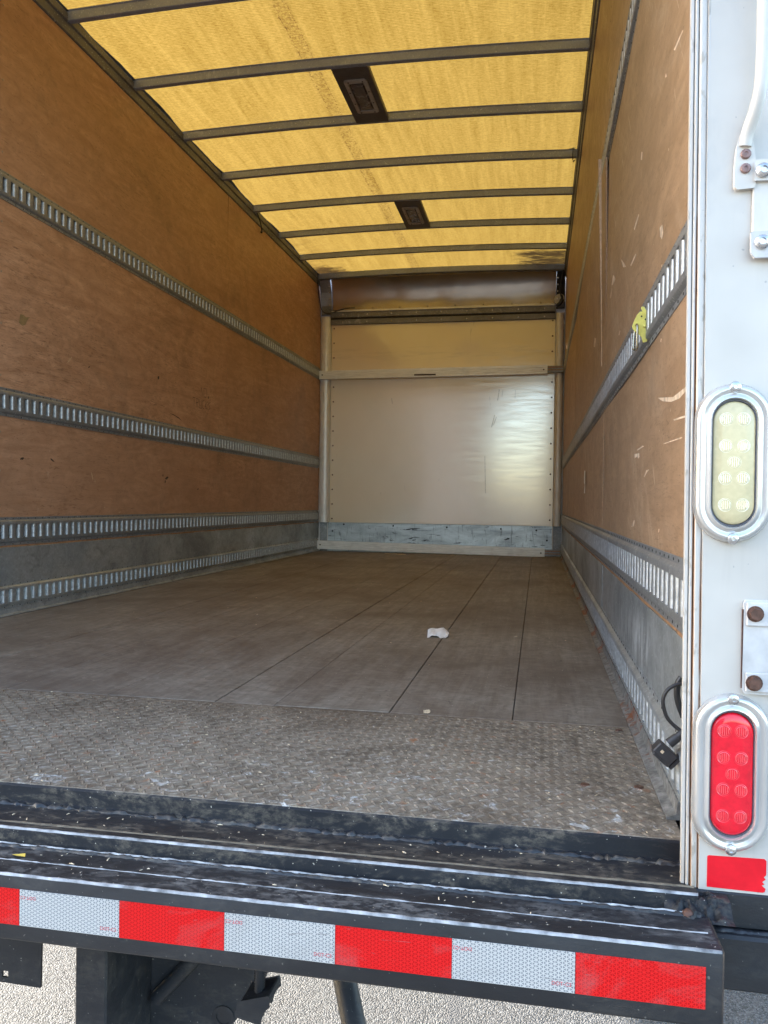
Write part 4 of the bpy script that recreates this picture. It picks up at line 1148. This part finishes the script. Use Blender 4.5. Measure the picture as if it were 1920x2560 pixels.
MB().extrude([(-.0015, .892), (.0075, .892), (.0075, .842), (-.0015, .842)], 'Y', .385, .454).build('clip_foot', 'zinc', tf, bevel=.0006)
rg = [(-.0265, .457, .8675), (-.0250, .448, .869), (-.0242, .444, .858), (-.0245, .445, .840), (-.0235, .446, .822), (-.0270, .452, .8145), (-.0305, .458, .818), (-.0300, .462, .838), (-.0275, .463, .858), (-.0265, .4575, .8675)]
MB().tube(rg, .0027, 8, 2).build('ring', 'ring', tf, smooth=60)

# black cable and plug hanging by the right post
pc = thing('plug_cable', 'black cable loop and square plug hanging beside the white rear post', 'cable', (-.02, -.03, .085))
MB().tube([(.012, -.03, .212), (-.004, -.03, .2205), (-.013, -.03, .2185), (-.024, -.03, .211), (-.030, -.03, .201), (-.0315, -.03, .190), (-.029, -.03, .178), (-.025, -.03, .167), (-.017, -.03, .158), (-.010, -.031, .1525), (-.004, -.033, .148)], .0029, 8, 2).build('cable', 'rubber', pc, smooth=60)
MB().tube([(-.002, -.012, .226), (-.008, -.012, .216), (-.0085, -.012, .197), (-.005, -.012, .183), (.002, -.012, .165)], .0048, 8, 2).build('cable', 'rubber', pc, smooth=60)
ax = Vector((-.75, 0, -.66)).normalized()
MB().lathe((-.001, -.034, .1475), ax, [(.0, 0), (.0058, 0), (.0062, .012), (.0070, .0125), (.0076, .028), (.0, .028)], 14).build('plug_sleeve', 'plastic', pc, smooth=35)
pb = MB()
u = Vector((-.66, 0, -.75)).normalized(); w_ = Vector((.75, 0, -.66)).normalized(); d_ = Vector((0, 1, 0))
def BX(m_, c_, a, b, c, ua=u, ub=w_, uc=d_):
    vs = [c_ + ua * (i * a) + ub * (j * b) + uc * (k * c) for i in (-1, 1) for j in (-1, 1) for k in (-1, 1)]
    m_.add(vs, [(0, 1, 3, 2), (4, 6, 7, 5), (0, 4, 5, 1), (2, 3, 7, 6), (0, 2, 6, 4), (1, 5, 7, 3)])
c0 = Vector((-.0290, -.036, .1160))
BX(pb, c0, .0092, .0165, .012); pb.build('plug_body', 'plastic', pc, bevel=.0015)
p2 = MB(); BX(p2, c0 + u * .0098 + w_ * .0015, .0030, .0150, .0105); p2.build('plug_rim', 'plastic', pc, bevel=.0015)
p3 = MB(); BX(p3, c0 + w_ * .020 - u * .004, .016, .0030, .009); p3.build('plug_latch', 'plastic', pc, bevel=.001)
p4 = MB(); BX(p4, c0 - w_ * .006 - d_ * .0122, .0022, .0022, .0005); p4.build('plug_slot', 'chip', pc)

# torn paper scrap on the floor
from mathutils import noise as mn
def scrap(name, label, cat, cx, cy, sx, sy, mat, hgt, group=None, rot=0, bw=.0):
    b = MB(); n = 9
    top = [(-1, .25), (-.4, .7), (.15, .75), (.3, 1), (.75, .8), (1, .1)]
    c_, s_ = math.cos(rot), math.sin(rot)
    rows = 5; xs = [-1 + 2 * i / 12 for i in range(13)]
    def lim(x):
        for (a, b_), (a2, b2) in zip(top, top[1:]):
            if a <= x <= a2: return b_ + (b2 - b_) * (x - a) / (a2 - a)
        return 0
    for i, x in enumerate(xs):
        lo = -.55 - .3 * abs(math.sin(i * .9 + .4)) + (.75 if i == 0 else 0) + (.3 if i == 12 else 0); hi = lim(x)
        for j in range(rows + 1):
            t = j / rows; yy = lo + (hi - lo) * t
            zz = hgt * (.06 + .75 * t + .55 * mn.noise((x * 1.6 + 4, t * 1.5, cy))) + .001
            b.v.append((cx + (x * c_ - yy * s_) * sx, cy + (x * s_ + yy * c_) * sy, max(.0012, zz)))
    b.f = [(i * (rows + 1) + j, (i + 1) * (rows + 1) + j, (i + 1) * (rows + 1) + j + 1, i * (rows + 1) + j + 1) for i in range(12) for j in range(rows)]
    o = b.build(name, mat); tag(o, label, cat, group)
    md = o.modifiers.new('s', 'SOLIDIFY'); md.thickness = .0012
    return o
scrap('paper_scrap', 'crumpled white scrap of paper on the plank seam in the middle of the floor', 'paper', -.578, 1.655, .040, .062, 'paper', .026)
scrap('wood_chip', 'pale torn wood chip lying where the planks meet the tread plate', 'wood chip', -.470, .556, .008, .010, 'chip', .004)
o = MB().add([(-1.66, 6.30, .002), (-1.44, 6.20, .002), (-1.435, 6.212, .008), (-1.655, 6.312, .008), (-1.45, 6.206, .001)], [(0, 1, 2, 3), (0, 3, 2, 4)]).build('wood_sliver', 'chip'); tag(o, 'long pale wood sliver on the floor in front of the lower load bar', 'wood sliver')
o = MB().add([(-.985, -.240, -.0430), (-.965, -.236, -.0415), (-.960, -.244, -.0425), (-.972, -.248, -.0405)], [(0, 1, 2, 3)]).build('leaf_scrap', 'yellow_bit'); tag(o, 'small yellow leaf scrap on the black bumper top at the left', 'leaf')
# loose grit on the plate and sill: too many to count
gr = MB()
for i in range(420):
    k = random.random()
    if k < .62: x, y, z = random.uniform(-1.5, -.03), random.uniform(-.06, .53) ** 1.0, .0006
    elif k < .8: x, y, z = random.uniform(-2.2, -.05), random.uniform(.55, 5.5), .0006
    elif k < .9: x, y, z = random.uniform(-1.2, -.03), random.uniform(-.15, -.098), -.0302
    else: x, y, z = random.uniform(-1.2, -.01), random.uniform(-.285, -.215), -.0440
    s_ = random.choice([.0005, .0007, .0009, .0015]) * (1 if y < 1 else 1.6); a = random.uniform(0, 3.1); e_ = random.uniform(1, 3.5)
    c_, s2 = math.cos(a), math.sin(a)
    P_ = [(-e_, -.6), (e_, -.5), (e_ * .8, .6), (-e_ * .9, .7)]
    gr.add([(x + (u_ * c_ - v_ * s2) * s_, y + (u_ * s2 + v_ * c_) * s_, z) for u_, v_ in P_] + [(x, y, z + s_)], [(0, 1, 4), (1, 2, 4), (2, 3, 4), (3, 0, 4)])
o = gr.build('grit', 'chip', kind='stuff'); tag(o, 'scattered pale grit and wood crumbs over the tread plate, sill and floor', 'debris')

# unseen dark block, added behind the viewer to cut the front panel's sky reflection
wh = thing('unseen_blocker', 'dark building added out of view behind the viewer to cut the sky reflection in the glossy front panel', 'blocker', (-22, -30, GZ))
MB().box(-42, -2.9, -40, -24, GZ, 7.2).build('wall', 'blocker', wh)  # main mass of the added block
MB().box(-42.4, -2.5, -40.4, -23.6, 7.2, 7.6).build('roof', 'blocker', wh)  # top slab of the added block
